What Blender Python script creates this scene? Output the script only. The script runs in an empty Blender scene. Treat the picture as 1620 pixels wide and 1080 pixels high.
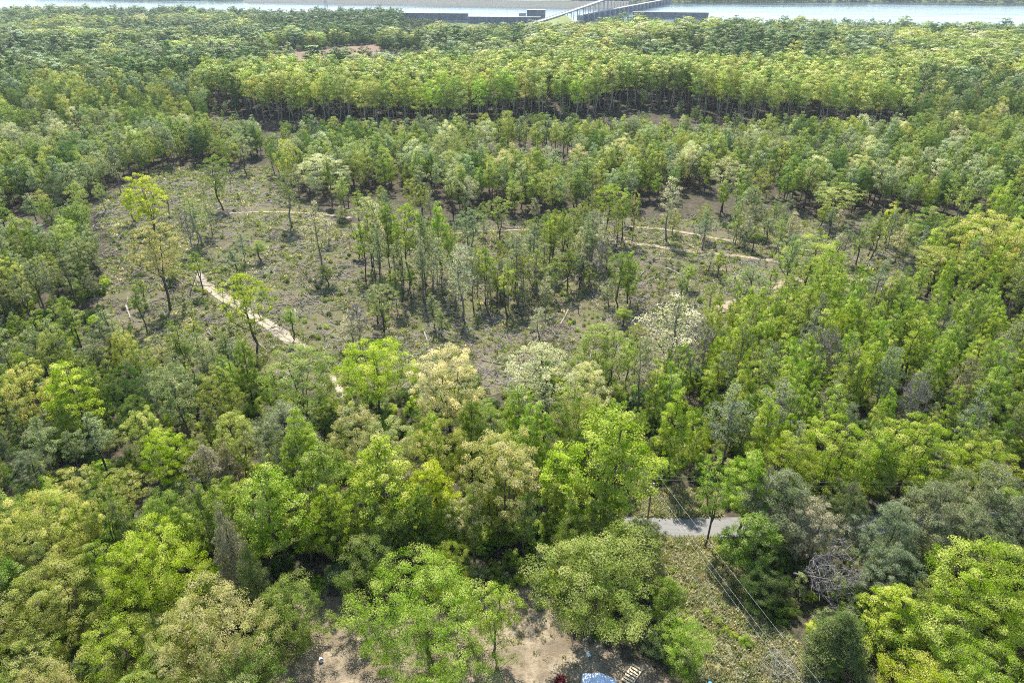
import bpy, math, random
import numpy as np
from mathutils import Vector

R = math.radians
scene = bpy.context.scene
COL = scene.collection

# ------------------------------------------------------------------ camera
CAM_H = 90.0
PITCH = 29.0
FPX = 1080.0
cam_d = bpy.data.cameras.new('camera'); cam_d.sensor_width = 36.0; cam_d.lens = 24.0
cam_d.clip_start = 1.0; cam_d.clip_end = 20000.0
cam = bpy.data.objects.new('camera', cam_d); COL.objects.link(cam)
cam.location = (0, 0, CAM_H); cam.rotation_euler = (R(90 - PITCH), 0, 0)
scene.camera = cam

# ------------------------------------------------------------------ sky and sun
SUN_EL, SUN_AZ = 57.0, -10.0                     # azimuth from +Y, negative = to the left
wd = bpy.data.worlds.new('World'); scene.world = wd; wd.use_nodes = True
nt = wd.node_tree; nt.nodes.clear()
sky = nt.nodes.new('ShaderNodeTexSky'); sky.sky_type = 'NISHITA'; sky.sun_disc = False
sky.sun_elevation = R(SUN_EL); sky.sun_rotation = R(SUN_AZ); sky.altitude = 300
sky.air_density = 1.0; sky.dust_density = 0.6; sky.ozone_density = 1.0
bg = nt.nodes.new('ShaderNodeBackground'); bg.inputs['Strength'].default_value = 0.145
wo = nt.nodes.new('ShaderNodeOutputWorld')
nt.links.new(sky.outputs[0], bg.inputs[0]); nt.links.new(bg.outputs[0], wo.inputs[0])
sd = bpy.data.lights.new('sun', 'SUN'); sd.energy = 5.0; sd.angle = R(0.53); sd.color = (1.0, 0.955, 0.88)
sun = bpy.data.objects.new('sun', sd); COL.objects.link(sun)
SV = Vector((math.sin(R(SUN_AZ)) * math.cos(R(SUN_EL)), math.cos(R(SUN_AZ)) * math.cos(R(SUN_EL)), math.sin(R(SUN_EL))))
sun.rotation_euler = (-SV).to_track_quat('-Z', 'Y').to_euler(); sun.location = (0, 200, 300)

vs = scene.view_settings
vs.view_transform = 'Standard'; vs.look = 'None'; vs.gamma = 1.0; vs.use_curve_mapping = False
vs.exposure = 1.1
cy = scene.cycles
cy.max_bounces = 5; cy.diffuse_bounces = 4; cy.glossy_bounces = 2; cy.transmission_bounces = 3
cy.transparent_max_bounces = 4; cy.volume_bounces = 0
cy.use_adaptive_sampling = True; cy.adaptive_threshold = 0.02
cy.use_denoising = False
cy.pixel_filter_type = 'BLACKMAN_HARRIS'; cy.filter_width = 1.05
cy.sample_clamp_indirect = 5.0

# ------------------------------------------------------------------ terrain
def smooth(a, b, x):
    t = np.clip((x - a) / (b - a), 0, 1); return t * t * (3 - 2 * t)
def shore(x):
    return 1600 - 360 * smooth(-450, 300, x) + 18 * np.sin(x / 60.0) + 12 * np.sin(x / 23.0)
def far_shore(x):
    return 2500 - 250 * smooth(-500, 300, x) + 30 * np.sin(x / 140.0)
WATER_Z = -13.0
def H(x, y):
    x = np.asarray(x, float); y = np.asarray(y, float)
    h = 1.1 * np.sin(x / 61 + 0.4) * np.cos(y / 77) + 0.7 * np.sin(x / 33 + y / 41) + 0.35 * np.sin(x / 17.0 - y / 13.0)
    h = h * smooth(60, 120, y) + 0
    h = h - 5.0 * np.exp(-(((x + 6) / 40) ** 2 + ((y - 185) / 38) ** 2))
    h = h + 5.0 * np.exp(-(((x + 110) / 60) ** 2 + ((y - 250) / 70) ** 2))
    h = h + 6.0 * smooth(330, 470, y) + 5 * np.sin(x / 190.0 + 1) * smooth(450, 700, y)
    h = h + smooth(520, 640, y) * (4.5 * np.sin(y / 62 + 1.1 * np.sin(x / 150)) + 3.0 * np.sin(x / 88 + y / 140))
    h = h + 9.0 * np.exp(-(((x + 330) / 160) ** 2 + ((y - 1150) / 190) ** 2))
    drop = smooth(620, 1180, y)
    h = h * (1 - 0.6 * drop) - 12.0 * drop
    s, f = shore(x), far_shore(x)
    into = smooth(-40, 40, y - s) * (1 - smooth(-30, 30, y - f))
    h = h * (1 - into) - 22.0 * into
    h = h + 40 * smooth(0, 900, y - f)
    return h
def Hs(x, y): return float(H(x, y))

SP, CP = math.sin(R(PITCH)), math.cos(R(PITCH))
def ray(px, py):
    a, b = (px - 810) / FPX, (540 - py) / FPX
    return a, CP + b * SP, -SP + b * CP          # x right, y forward, z up
def ground(px, py, dz=0.0):
    """point of the place seen at photo pixel (px, py), dz above the terrain"""
    dx, dy, dz_ = ray(px, py)
    t0 = 20.0; f0 = None; t = t0
    while t < 4000:
        z = CAM_H + t * dz_
        g = z - Hs(t * dx, t * dy) - dz
        if g < 0: break
        t0 = t; t *= 1.02
    lo, hi = t0, t
    for _ in range(24):
        m = (lo + hi) / 2
        if CAM_H + m * dz_ - Hs(m * dx, m * dy) - dz < 0: hi = m
        else: lo = m
    return lo * dx, lo * dy
def pix(x, y, z):
    """photo pixel of a point (vectorised)"""
    zc = z - CAM_H
    d = y * CP - zc * SP
    u = y * SP + zc * CP
    return 810 + FPX * x / d, 540 - FPX * u / d, d
def inpoly(px, py, poly):
    c = np.zeros(np.shape(px), bool); n = len(poly)
    for i in range(n):
        x1, y1 = poly[i]; x2, y2 = poly[(i + 1) % n]
        cond = ((y1 > py) != (y2 > py))
        xi = (x2 - x1) * (py - y1) / ((y2 - y1) if y2 != y1 else 1e-9) + x1
        c ^= cond & (px < xi)
    return c
# ground outlines, as they lie in the photograph
CLEAR = [(185, 300), (262, 262), (330, 268), (425, 262), (452, 300), (500, 345), (570, 355), (640, 348), (830, 350), (950, 345), (1100, 346), (1230, 350),
         (1390, 340), (1500, 352), (1545, 378), (1490, 400), (1440, 452), (1330, 462), (1250, 470), (1150, 530), (1080, 580), (1000, 600), (900, 610),
         (760, 625), (640, 630), (560, 625), (530, 640), (500, 620), (420, 595), (330, 585), (210, 552), (150, 480), (172, 400), (150, 330)]
SCRUB = [(450, 212), (700, 203), (900, 200), (1200, 198), (1430, 212), (1480, 235), (1300, 232), (1000, 226), (800, 224), (600, 226), (500, 235)]
FIELD = [(455, 100), (540, 99), (590, 96), (606, 76), (590, 71), (520, 77), (462, 83)]
YARD = [(462, 930), (520, 935), (575, 965), (640, 975), (780, 935), (850, 925), (895, 960), (915, 1000), (1000, 1045), (1150, 1090), (1160, 1300), (430, 1300), (440, 1060), (470, 990)]
CUT = [(992, 850), (1128, 850), (1145, 880), (1195, 950), (1260, 1020), (1330, 1110), (1400, 1300), (1130, 1300), (1085, 1060), (1055, 985), (1030, 930)]
VERGE = [(1010, 775), (1140, 772), (1140, 850), (1000, 850)]
BANK = [(660, 48), (700, 34), (760, 30), (850, 21), (905, 18), (930, 30), (870, 44), (830, 50)]

# ------------------------------------------------------------------ node helpers
def mat(name):
    m = bpy.data.materials.new(name); m.use_nodes = True
    t = m.node_tree; t.nodes.clear()
    o = t.nodes.new('ShaderNodeOutputMaterial')
    return m, t, o
def N(t, kind, **kw):
    n = t.nodes.new(kind)
    for k, v in kw.items():
        if k.startswith('i_'):
            key = k[2:]
            n.inputs[int(key) if key.isdigit() else key.replace('_', ' ')].default_value = v
        else: setattr(n, k, v)
    return n
def mixc(t, fac, a, b, blend='MIX'):
    n = t.nodes.new('ShaderNodeMix'); n.data_type = 'RGBA'; n.blend_type = blend
    for sock, v in ((n.inputs[0], fac), (n.inputs[6], a), (n.inputs[7], b)):
        if hasattr(v, 'default_value') or hasattr(v, 'is_linked'): t.links.new(v, sock)
        elif isinstance(v, (int, float)): sock.default_value = v
        else: sock.default_value = (*v, 1.0)
    return n.outputs[2]
def ramp(t, fac, lo, hi):
    n = t.nodes.new('ShaderNodeMapRange'); n.clamp = True
    t.links.new(fac, n.inputs[0]); n.inputs[1].default_value = lo; n.inputs[2].default_value = hi
    return n.outputs[0]
def math_(t, op, a, b=0.0):
    n = t.nodes.new('ShaderNodeMath'); n.operation = op
    for i, v in enumerate((a, b)):
        if isinstance(v, (int, float)): n.inputs[i].default_value = v
        else: t.links.new(v, n.inputs[i])
    return n.outputs[0]
def noise(t, scale, detail=4.0, rough=0.55, coord=None, dist=0.0):
    n = N(t, 'ShaderNodeTexNoise'); n.inputs['Scale'].default_value = scale; n.inputs['Detail'].default_value = detail
    n.inputs['Roughness'].default_value = rough; n.inputs['Distortion'].default_value = dist
    if coord is not None: t.links.new(coord, n.inputs['Vector'])
    return n.outputs['Fac']
def plain(name, col, rough=0.8, var=0.25, scale=1.5, spec=0.3, metal=0.0, bump=0.0):
    m, t, o = mat(name)
    tc = N(t, 'ShaderNodeTexCoord'); nz = noise(t, scale, 6, 0.6, tc.outputs['Object'])
    c = mixc(t, ramp(t, nz, 0.3, 0.7), tuple(v * (1 - var) for v in col), tuple(min(1, v * (1 + var)) for v in col))
    p = N(t, 'ShaderNodeBsdfPrincipled'); p.inputs['Roughness'].default_value = rough
    p.inputs['Specular IOR Level'].default_value = spec; p.inputs['Metallic'].default_value = metal
    t.links.new(c, p.inputs['Base Color'])
    if bump:
        b = N(t, 'ShaderNodeBump'); b.inputs['Strength'].default_value = bump; t.links.new(nz, b.inputs['Height']); t.links.new(b.outputs[0], p.inputs['Normal'])
    t.links.new(p.outputs[0], o.inputs[0])
    return m

# ------------------------------------------------------------------ materials
def leaf_material(name, trans=0.55, rough=0.5, spread=0.35):
    m, t, o = mat(name)
    at = N(t, 'ShaderNodeAttribute'); at.attribute_type = 'INSTANCER'; at.attribute_name = 'tcol'
    lv = N(t, 'ShaderNodeAttribute'); lv.attribute_type = 'GEOMETRY'; lv.attribute_name = 'lv'
    hs = N(t, 'ShaderNodeHueSaturation')
    f = lv.outputs['Fac']
    t.links.new(math_(t, 'ADD', math_(t, 'MULTIPLY', f, -0.05), 0.525), hs.inputs['Hue'])
    t.links.new(math_(t, 'ADD', math_(t, 'MULTIPLY', f, -0.3), 1.12), hs.inputs['Saturation'])
    t.links.new(math_(t, 'ADD', math_(t, 'MULTIPLY', f, 2 * spread), 1 - spread), hs.inputs['Value'])
    t.links.new(at.outputs['Color'], hs.inputs['Color'])
    p = N(t, 'ShaderNodeBsdfPrincipled'); p.inputs['Roughness'].default_value = rough; p.inputs['Specular IOR Level'].default_value = 0.14
    t.links.new(hs.outputs[0], p.inputs['Base Color'])
    tr = N(t, 'ShaderNodeBsdfTranslucent')
    warm = mixc(t, 1.0, hs.outputs[0], (1.12, 1.10, 0.70), 'MULTIPLY'); t.links.new(warm, tr.inputs['Color'])
    mx = N(t, 'ShaderNodeMixShader'); mx.inputs[0].default_value = trans
    t.links.new(p.outputs[0], mx.inputs[1]); t.links.new(tr.outputs[0], mx.inputs[2]); t.links.new(mx.outputs[0], o.inputs[0])
    return m
M = {}
M['leaf'] = leaf_material('leaf')
M['leaf_mid'] = leaf_material('leaf_mid', 0.36)
M['leaf_far'] = leaf_material('leaf_far', 0.12)
M['needle'] = leaf_material('needle', 0.15, 0.45, 0.3)
M['twig'] = plain('twig', (0.23, 0.20, 0.17), 0.9, 0.3, 3)
M['bark'] = plain('bark', (0.085, 0.07, 0.055), 0.9, 0.45, 4, bump=0.6)
M['bark_pale'] = plain('bark_pale', (0.20, 0.18, 0.15), 0.9, 0.4, 4, bump=0.5)
M['bark_wall'] = plain('bark_skylit', (0.30, 0.27, 0.22), 0.9, 0.4, 4)  # bark colour lightened to stand in for sky light on the wall's shaded trunks
M['deadwood'] = plain('deadwood', (0.27, 0.245, 0.205), 0.9, 0.3, 5, bump=0.4)
M['dead_grey'] = plain('dead_grey', (0.185, 0.165, 0.15), 0.9, 0.35, 5)
M['cutwood'] = plain('cutwood', (0.62, 0.50, 0.33), 0.8, 0.2, 6)
M['sand'] = None

def ground_material():
    m, t, o = mat('ground')
    tc = N(t, 'ShaderNodeTexCoord'); co = tc.outputs['Object']
    def att(n):
        a = N(t, 'ShaderNodeAttribute'); a.attribute_type = 'GEOMETRY'; a.attribute_name = n; return a.outputs['Fac']
    n1 = noise(t, 0.9, 8, 0.65, co); n2 = noise(t, 0.07, 5, 0.55, co); n3 = noise(t, 4.0, 6, 0.7, co); n4 = noise(t, 0.22, 6, 0.6, co, 1.0)
    # leaf litter under the wood
    litter = mixc(t, ramp(t, n1, 0.35, 0.65), (0.045, 0.037, 0.026), (0.120, 0.100, 0.070))
    litter = mixc(t, ramp(t, n4, 0.5, 0.68), litter, (0.037, 0.053, 0.015))
    # logged clearing: grey-brown slash, straw, green flushes
    mp = N(t, 'ShaderNodeMapping'); mp.inputs['Rotation'].default_value = (0, 0, 0.6); mp.inputs['Scale'].default_value = (0.3, 1.4, 1.0); t.links.new(co, mp.inputs[0])
    n5 = noise(t, 1.6, 7, 0.75, mp.outputs[0], 1.2); n6 = noise(t, 0.045, 4, 0.5, co, 0.8)
    slash = mixc(t, ramp(t, n3, 0.32, 0.7), (0.070, 0.057, 0.038), (0.245, 0.212, 0.140))
    slash = mixc(t, math_(t, 'MULTIPLY', ramp(t, n6, 0.5, 0.62), 0.55), slash, (0.150, 0.112, 0.088))
    slash = mixc(t, ramp(t, n1, 0.45, 0.62), slash, (0.145, 0.115, 0.070))
    green = mixc(t, ramp(t, n3, 0.3, 0.7), (0.062, 0.074, 0.022), (0.155, 0.165, 0.055))
    slash = mixc(t, ramp(t, math_(t, 'ADD', math_(t, 'MULTIPLY', n4, 0.6), math_(t, 'MULTIPLY', n2, 0.4)), 0.42, 0.57), slash, green)
    slash = mixc(t, math_(t, 'MULTIPLY', ramp(t, noise(t, 0.35, 7, 0.7, co, 2.0), 0.58, 0.70), 0.6), slash, (0.27, 0.235, 0.17))
    slash = mixc(t, math_(t, 'MULTIPLY', ramp(t, n5, 0.58, 0.68), 0.8), slash, (0.30, 0.265, 0.20))
    slash = mixc(t, math_(t, 'MULTIPLY', ramp(t, n5, 0.42, 0.34), 0.8), slash, (0.045, 0.038, 0.025))
    # bare dirt yard
    dirt = mixc(t, ramp(t, n4, 0.35, 0.65), (0.185, 0.145, 0.10), (0.345, 0.28, 0.19))
    dirt = mixc(t, ramp(t, n1, 0.48, 0.68), dirt, (0.15, 0.12, 0.08))
    grass = mixc(t, ramp(t, n1, 0.35, 0.65), (0.120, 0.125, 0.050), (0.265, 0.245, 0.140))
    grass = mixc(t, ramp(t, n4, 0.5, 0.68), grass, (0.32, 0.275, 0.175))
    lawn = mixc(t, ramp(t, n2, 0.3, 0.7), (0.087, 0.118, 0.031), (0.130, 0.143, 0.050))
    field = mixc(t, ramp(t, n2, 0.3, 0.7), (0.186, 0.124, 0.087), (0.223, 0.161, 0.112))
    def edge(a): return ramp(t, math_(t, 'ADD', a, math_(t, 'MULTIPLY', math_(t, 'SUBTRACT', n4, 0.5), 0.9)), 0.35, 0.65)
    c = mixc(t, edge(att('clear')), litter, slash)
    c = mixc(t, edge(att('grass')), c, grass)
    c = mixc(t, edge(att('dirt')), c, dirt)
    c = mixc(t, att('lawn'), c, lawn)
    c = mixc(t, att('field'), c, field)
    p = N(t, 'ShaderNodeBsdfPrincipled'); p.inputs['Roughness'].default_value = 0.95; p.inputs['Specular IOR Level'].default_value = 0.1
    t.links.new(c, p.inputs['Base Color'])
    b = N(t, 'ShaderNodeBump'); b.inputs['Strength'].default_value = 0.9; b.inputs['Distance'].default_value = 0.5
    t.links.new(math_(t, 'ADD', n1, math_(t, 'MULTIPLY', n3, 0.5)), b.inputs['Height']); t.links.new(b.outputs[0], p.inputs['Normal'])
    t.links.new(p.outputs[0], o.inputs[0])
    return m
M['ground'] = ground_material()

# ------------------------------------------------------------------ mesh helpers
def mesh_np(name, V, F, mats, fmat=None, lv=None, smooth_=False):
    """V (n,3); F list of arrays of faces (k,3)/(k,4)"""
    me = bpy.data.meshes.new(name)
    V = np.asarray(V, np.float32)
    Fs = [np.asarray(f, np.int32) for f in F if len(f)]
    nloop = sum(f.size for f in Fs); nf = sum(len(f) for f in Fs)
    me.vertices.add(len(V)); me.vertices.foreach_set('co', V.ravel())
    me.loops.add(nloop); me.polygons.add(nf)
    me.loops.foreach_set('vertex_index', np.concatenate([f.ravel() for f in Fs]))
    tot = np.concatenate([np.full(len(f), f.shape[1], np.int32) for f in Fs])
    start = np.concatenate([[0], np.cumsum(tot)[:-1]]).astype(np.int32)
    me.polygons.foreach_set('loop_start', start)
    if smooth_: me.polygons.foreach_set('use_smooth', np.ones(nf, bool))
    else: me.polygons.foreach_set('use_smooth', np.zeros(nf, bool))
    for m in mats: me.materials.append(m)
    if fmat is not None: me.polygons.foreach_set('material_index', np.asarray(fmat, np.int32))
    if lv is not None:
        a = me.attributes.new('lv', 'FLOAT', 'FACE'); a.data.foreach_set('value', np.asarray(lv, np.float32))
    me.update(calc_edges=True); me.validate()
    return me
class MB:
    """collects vertices and faces"""
    def __init__(s): s.v = []; s.q = []; s.t = []; s.n = 0
    def add(s, V, Q=None, T=None):
        V = np.asarray(V, float)
        if Q is not None and len(Q): s.q.append(np.asarray(Q, int) + s.n)
        if T is not None and len(T): s.t.append(np.asarray(T, int) + s.n)
        s.v.append(V); s.n += len(V)
    def tube(s, P, rad, k=5, cap=True):
        P = np.asarray(P, float); n = len(P); rad = np.broadcast_to(np.asarray(rad, float), (n,))
        T = np.gradient(P, axis=0); T /= np.linalg.norm(T, axis=1)[:, None] + 1e-9
        up = np.where(np.abs(T[:, 2:3]) > 0.9, np.array([[1.0, 0, 0]]), np.array([[0, 0, 1.0]]))
        A = np.cross(T, up); A /= np.linalg.norm(A, axis=1)[:, None] + 1e-9; B = np.cross(T, A)
        an = np.arange(k) * 2 * math.pi / k
        V = P[:, None] + rad[:, None, None] * (np.cos(an)[None, :, None] * A[:, None] + np.sin(an)[None, :, None] * B[:, None])
        Q = [[i * k + j, i * k + (j + 1) % k, (i + 1) * k + (j + 1) % k, (i + 1) * k + j] for i in range(n - 1) for j in range(k)]
        Tt = []
        V = V.reshape(-1, 3)
        if cap:
            V = np.vstack([V, P[0], P[-1]]); a = n * k
            Tt = [[a, (j + 1) % k, j] for j in range(k)] + [[a + 1, (n - 1) * k + j, (n - 1) * k + (j + 1) % k] for j in range(k)]
        s.add(V, Q, Tt)
    def box(s, c, sz, rz=0.0, M3=None):
        x, y, z = (v / 2 for v in sz)
        V = np.array([[a, b, d] for d in (-z, z) for b in (-y, y) for a in (-x, x)], float)
        if M3 is not None: V = V @ np.asarray(M3).T
        cs, sn = math.cos(rz), math.sin(rz)
        V = V @ np.array([[cs, sn, 0], [-sn, cs, 0], [0, 0, 1]]) + np.asarray(c, float)
        s.add(V, [[0, 2, 3, 1], [4, 5, 7, 6], [0, 1, 5, 4], [2, 6, 7, 3], [0, 4, 6, 2], [1, 3, 7, 5]])
    def mesh(s, name, m, smooth_=False):
        F = []
        if s.q: F.append(np.vstack(s.q))
        if s.t: F.append(np.vstack(s.t))
        return mesh_np(name, np.vstack(s.v), F, [m], smooth_=smooth_)
    def build(s, name, m, parent=None, smooth_=False):
        return link(name, s.mesh(name, m, smooth_), parent)
def link(name, me, parent=None):
    o = bpy.data.objects.new(name, me); COL.objects.link(o)
    if parent is not None: o.parent = parent
    return o
def empty(name, loc, rz=0.0):
    o = bpy.data.objects.new(name, None); COL.objects.link(o); o.location = loc; o.rotation_euler = (0, 0, rz); o.empty_display_size = 0.5
    return o
def tag(o, label=None, cat=None, group=None, kind=None):
    if label: o['label'] = label
    if cat: o['category'] = cat
    if group: o['group'] = group
    if kind: o['kind'] = kind
    return o

# ------------------------------------------------------------------ ground sheet
def axis(parts):
    out = []
    for a, b, st in parts: out += list(np.arange(a, b, st))
    return np.array(out + [parts[-1][1]])
gx = axis([(-5000, -2400, 400), (-2400, -1200, 60), (-1200, -260, 14), (-260, 260, 2.2), (260, 1200, 14), (1200, 2400, 60), (2400, 5000, 400)])
gy = axis([(-400, 20, 20), (20, 330, 2.0), (330, 560, 4.0), (560, 1700, 12), (1700, 3600, 40), (3600, 9000, 400)])
GX, GY = np.meshgrid(gx, gy)
GZ = H(GX, GY)
nx, ny = len(gx), len(gy)
idx = np.arange(nx * ny).reshape(ny, nx)
Q = np.stack([idx[:-1, :-1], idx[:-1, 1:], idx[1:, 1:], idx[1:, :-1]], -1).reshape(-1, 4)
gme = mesh_np('ground', np.stack([GX, GY, GZ], -1).reshape(-1, 3), [Q], [M['ground']], smooth_=True)
PX, PY, PD = pix(GX, GY, GZ)
okd = PD > 5
def att(name, polys):
    w = np.zeros(GX.shape, bool)
    for p in polys: w |= inpoly(PX, PY, p) & okd
    a = gme.attributes.new(name, 'FLOAT', 'POINT'); a.data.foreach_set('value', w.astype(np.float32).ravel())
att('clear', [CLEAR, SCRUB]); att('dirt', [YARD]); att('grass', [CUT, VERGE]); att('field', [FIELD]); att('lawn', [BANK, [(-4000, 9), (5600, 9), (5600, -80), (-4000, -80)]])
tag(link('ground', gme), kind='structure')

# ------------------------------------------------------------------ river
def water_material():
    m, t, o = mat('river_water')
    tc = N(t, 'ShaderNodeTexCoord')
    mp = N(t, 'ShaderNodeMapping'); mp.inputs['Scale'].default_value = (0.25, 1.0, 1.0); t.links.new(tc.outputs['Object'], mp.inputs[0])
    n1 = noise(t, 0.25, 6, 0.6, mp.outputs[0]); n2 = noise(t, 0.012, 4, 0.6, mp.outputs[0], 1.0)
    p = N(t, 'ShaderNodeBsdfPrincipled'); p.inputs['Base Color'].default_value = (0.03, 0.05, 0.05, 1)
    t.links.new(math_(t, 'ADD', math_(t, 'MULTIPLY', ramp(t, n2, 0.35, 0.7), 0.20), 0.06), p.inputs['Roughness'])
    p.inputs['IOR'].default_value = 1.33
    b = N(t, 'ShaderNodeBump'); b.inputs['Strength'].default_value = 0.25; b.inputs['Distance'].default_value = 0.6
    t.links.new(n1, b.inputs['Height']); t.links.new(b.outputs[0], p.inputs['Normal']); t.links.new(p.outputs[0], o.inputs[0])
    return m
M['water'] = water_material()
xs = np.linspace(-3000, 3000, 61)
V = np.concatenate([[(x, float(shore(x)) - 60, WATER_Z) for x in xs], [(x, float(far_shore(x)) + 60, WATER_Z) for x in xs]])
n = len(xs)
tag(link('river', mesh_np('river', V, [[[i, i + 1, n + i + 1, n + i] for i in range(n - 1)]], [M['water']])), kind='structure')

# ------------------------------------------------------------------ road and dirt tracks
def sheet(name, m, pts, width, dz, wob=0.0, seed=0, step=1.0, cols=4):
    """a ribbon laid on the terrain along pts, with an uneven edge"""
    rg = np.random.default_rng(seed)
    P = np.array(pts, float); seg = np.r_[0, np.cumsum(np.linalg.norm(np.diff(P, axis=0), axis=1))]
    s = np.arange(0, seg[-1], step); X = np.interp(s, seg, P[:, 0]); Y = np.interp(s, seg, P[:, 1])
    k = max(3, int(4 / step)); ker = np.ones(k) / k
    if len(s) > 3 * k:
        X = np.convolve(np.pad(X, k, 'edge'), ker, 'same')[k:-k]; Y = np.convolve(np.pad(Y, k, 'edge'), ker, 'same')[k:-k]
    T = np.stack([np.gradient(X), np.gradient(Y)], 1); T /= np.linalg.norm(T, axis=1)[:, None]
    Nn = np.stack([-T[:, 1], T[:, 0]], 1)
    def rough():
        a = rg.normal(0, 1, len(s)); return np.convolve(a, np.ones(5) / 2.2, 'same')
    wl = width / 2 * np.clip(1 + wob * rough(), 0.25, 2.2); wr = width / 2 * np.clip(1 + wob * rough(), 0.25, 2.2)
    V = []
    for j in range(cols + 1):
        f = j / cols
        off = -wl + (wl + wr) * f
        x = X + Nn[:, 0] * off; y = Y + Nn[:, 1] * off
        V.append(np.stack([x, y, H(x, y) + dz], 1))
    V = np.stack(V, 1); ns = len(s); c = cols + 1
    ix = np.arange(ns * c).reshape(ns, c)
    Q = np.stack([ix[:-1, :-1], ix[:-1, 1:], ix[1:, 1:], ix[1:, :-1]], -1).reshape(-1, 4)[:, ::-1]
    me = mesh_np(name, V.reshape(-1, 3), [Q], [m], smooth_=True)
    e = np.tile(1 - np.abs(np.linspace(-1, 1, c)), (ns, 1)); e[:4] *= np.linspace(0, 1, 4)[:, None]; e[-4:] *= np.linspace(1, 0, 4)[:, None]
    a_ = me.attributes.new('mid', 'FLOAT', 'POINT'); a_.data.foreach_set('value', e.astype(np.float32).ravel())
    return link(name, me)
def asphalt():
    m, t, o = mat('asphalt')
    tc = N(t, 'ShaderNodeTexCoord'); co = tc.outputs['Object']
    n1 = noise(t, 6, 8, 0.7, co); n2 = noise(t, 0.4, 5, 0.6, co, 0.6)
    c = mixc(t, ramp(t, n1, 0.3, 0.7), (0.150, 0.144, 0.134), (0.205, 0.196, 0.182))
    c = mixc(t, ramp(t, n2, 0.35, 0.7), c, (0.17, 0.163, 0.15))
    mp = N(t, 'ShaderNodeMapping'); mp.inputs['Scale'].default_value = (0.06, 1.0, 1.0); t.links.new(co, mp.inputs[0])
    cr = noise(t, 1.2, 5, 0.6, mp.outputs[0], 0.8)
    line = math_(t, 'LESS_THAN', math_(t, 'ABSOLUTE', math_(t, 'SUBTRACT', cr, 0.5)), 0.010)
    c = mixc(t, math_(t, 'MULTIPLY', line, 0.75), c, (0.07, 0.067, 0.062))
    p = N(t, 'ShaderNodeBsdfPrincipled'); p.inputs['Roughness'].default_value = 0.85; t.links.new(c, p.inputs['Base Color']); t.links.new(p.outputs[0], o.inputs[0])
    return m
M['asphalt'] = asphalt()
ROAD_PX = [(-300, 842), (0, 834), (300, 829), (700, 829), (1000, 833), (1080, 834), (1250, 833), (1500, 826), (1900, 812)]
road_pts = [ground(*p) for p in ROAD_PX]
tag(sheet('road', M['asphalt'], road_pts, 4.9, 0.05, 0.02, 3), kind='structure')
RP = np.array(road_pts)
def road_dist(x, y): return np.abs(y - np.interp(x, RP[:, 0], RP[:, 1]))
def track_material(name, a, b, c_):
    m, t, o = mat(name)
    tc = N(t, 'ShaderNodeTexCoord'); co = tc.outputs['Object']
    n1 = noise(t, 1.3, 7, 0.7, co, 0.8); n2 = noise(t, 5, 6, 0.7, co)
    c = mixc(t, ramp(t, n1, 0.36, 0.60), a, b); c = mixc(t, ramp(t, n2, 0.55, 0.75), c, c_)
    em = N(t, 'ShaderNodeAttribute'); em.attribute_name = 'mid'
    c = mixc(t, ramp(t, math_(t, 'ADD', em.outputs['Fac'], math_(t, 'MULTIPLY', math_(t, 'SUBTRACT', n1, 0.5), 1.0)), 0.12, 0.42), (0.115, 0.105, 0.058), c)
    p = N(t, 'ShaderNodeBsdfPrincipled'); p.inputs['Roughness'].default_value = 0.95; t.links.new(c, p.inputs['Base Color'])
    bm = N(t, 'ShaderNodeBump'); bm.inputs['Strength'].default_value = 0.8; bm.inputs['Distance'].default_value = 0.3
    t.links.new(n1, bm.inputs['Height']); t.links.new(bm.outputs[0], p.inputs['Normal']); t.links.new(p.outputs[0], o.inputs[0])
    return m
M['sandy'] = track_material('sandy_soil', (0.20, 0.165, 0.105), (0.41, 0.35, 0.245), (0.19, 0.155, 0.095))
M['clay'] = track_material('clay_soil', (0.19, 0.148, 0.095), (0.37, 0.285, 0.185), (0.14, 0.115, 0.065))
TR = [('sandy', 2.2, [(312, 428), (322, 447), (345, 462), (380, 483), (420, 507), (455, 530), (492, 556)]),
      ('sandy', 1.6, [(322, 452), (352, 474), (395, 500), (440, 530), (475, 556)]),
      ('clay', 1.7, [(300, 362), (360, 338), (420, 335), (500, 338), (560, 345)]),
      ('clay', 2.3, [(930, 372), (1000, 384), (1080, 396), (1160, 404), (1230, 414), (1330, 440), (1440, 452)]),
      ('clay', 2.0, [(985, 358), (1060, 364), (1140, 378), (1220, 392), (1290, 397)]),
      ('clay', 3.2, [(1105, 512), (1140, 488), (1180, 470), (1235, 448), (1290, 438)]),
      ('clay', 1.2, [(600, 378), (680, 372), (760, 366), (860, 362), (930, 370)]),
      ('sandy', 1.8, [(522, 590), (535, 615), (560, 640)])]
TRP = []
for mm, w, px in TR:
    g_ = np.array([ground(*p) for p in px])
    for a_, b_ in zip(g_[:-1], g_[1:]):
        n_ = max(2, int(np.linalg.norm(b_ - a_) / .8)); q_ = a_ + (b_ - a_) * np.linspace(0, 1, n_)[:, None]
        TRP.append(np.c_[q_, np.full(n_, w * .5)])
TRP = np.vstack(TRP)
def off_track(P):
    ok = np.ones(len(P), bool)
    for k0 in range(0, len(P), 2000):
        d_ = np.hypot(P[k0:k0 + 2000, None, 0] - TRP[None, :, 0], P[k0:k0 + 2000, None, 1] - TRP[None, :, 1]) - TRP[None, :, 2]
        ok[k0:k0 + 2000] = d_.min(1) > 0
    return ok
for i, (mm, w, px) in enumerate(TR):
    tag(sheet('dirt_track', M[mm], [ground(*p) for p in px], w * 1.25, 0.07 + 0.012 * i, 0.16, 10 + i, 0.8, 8), kind='structure')

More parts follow.
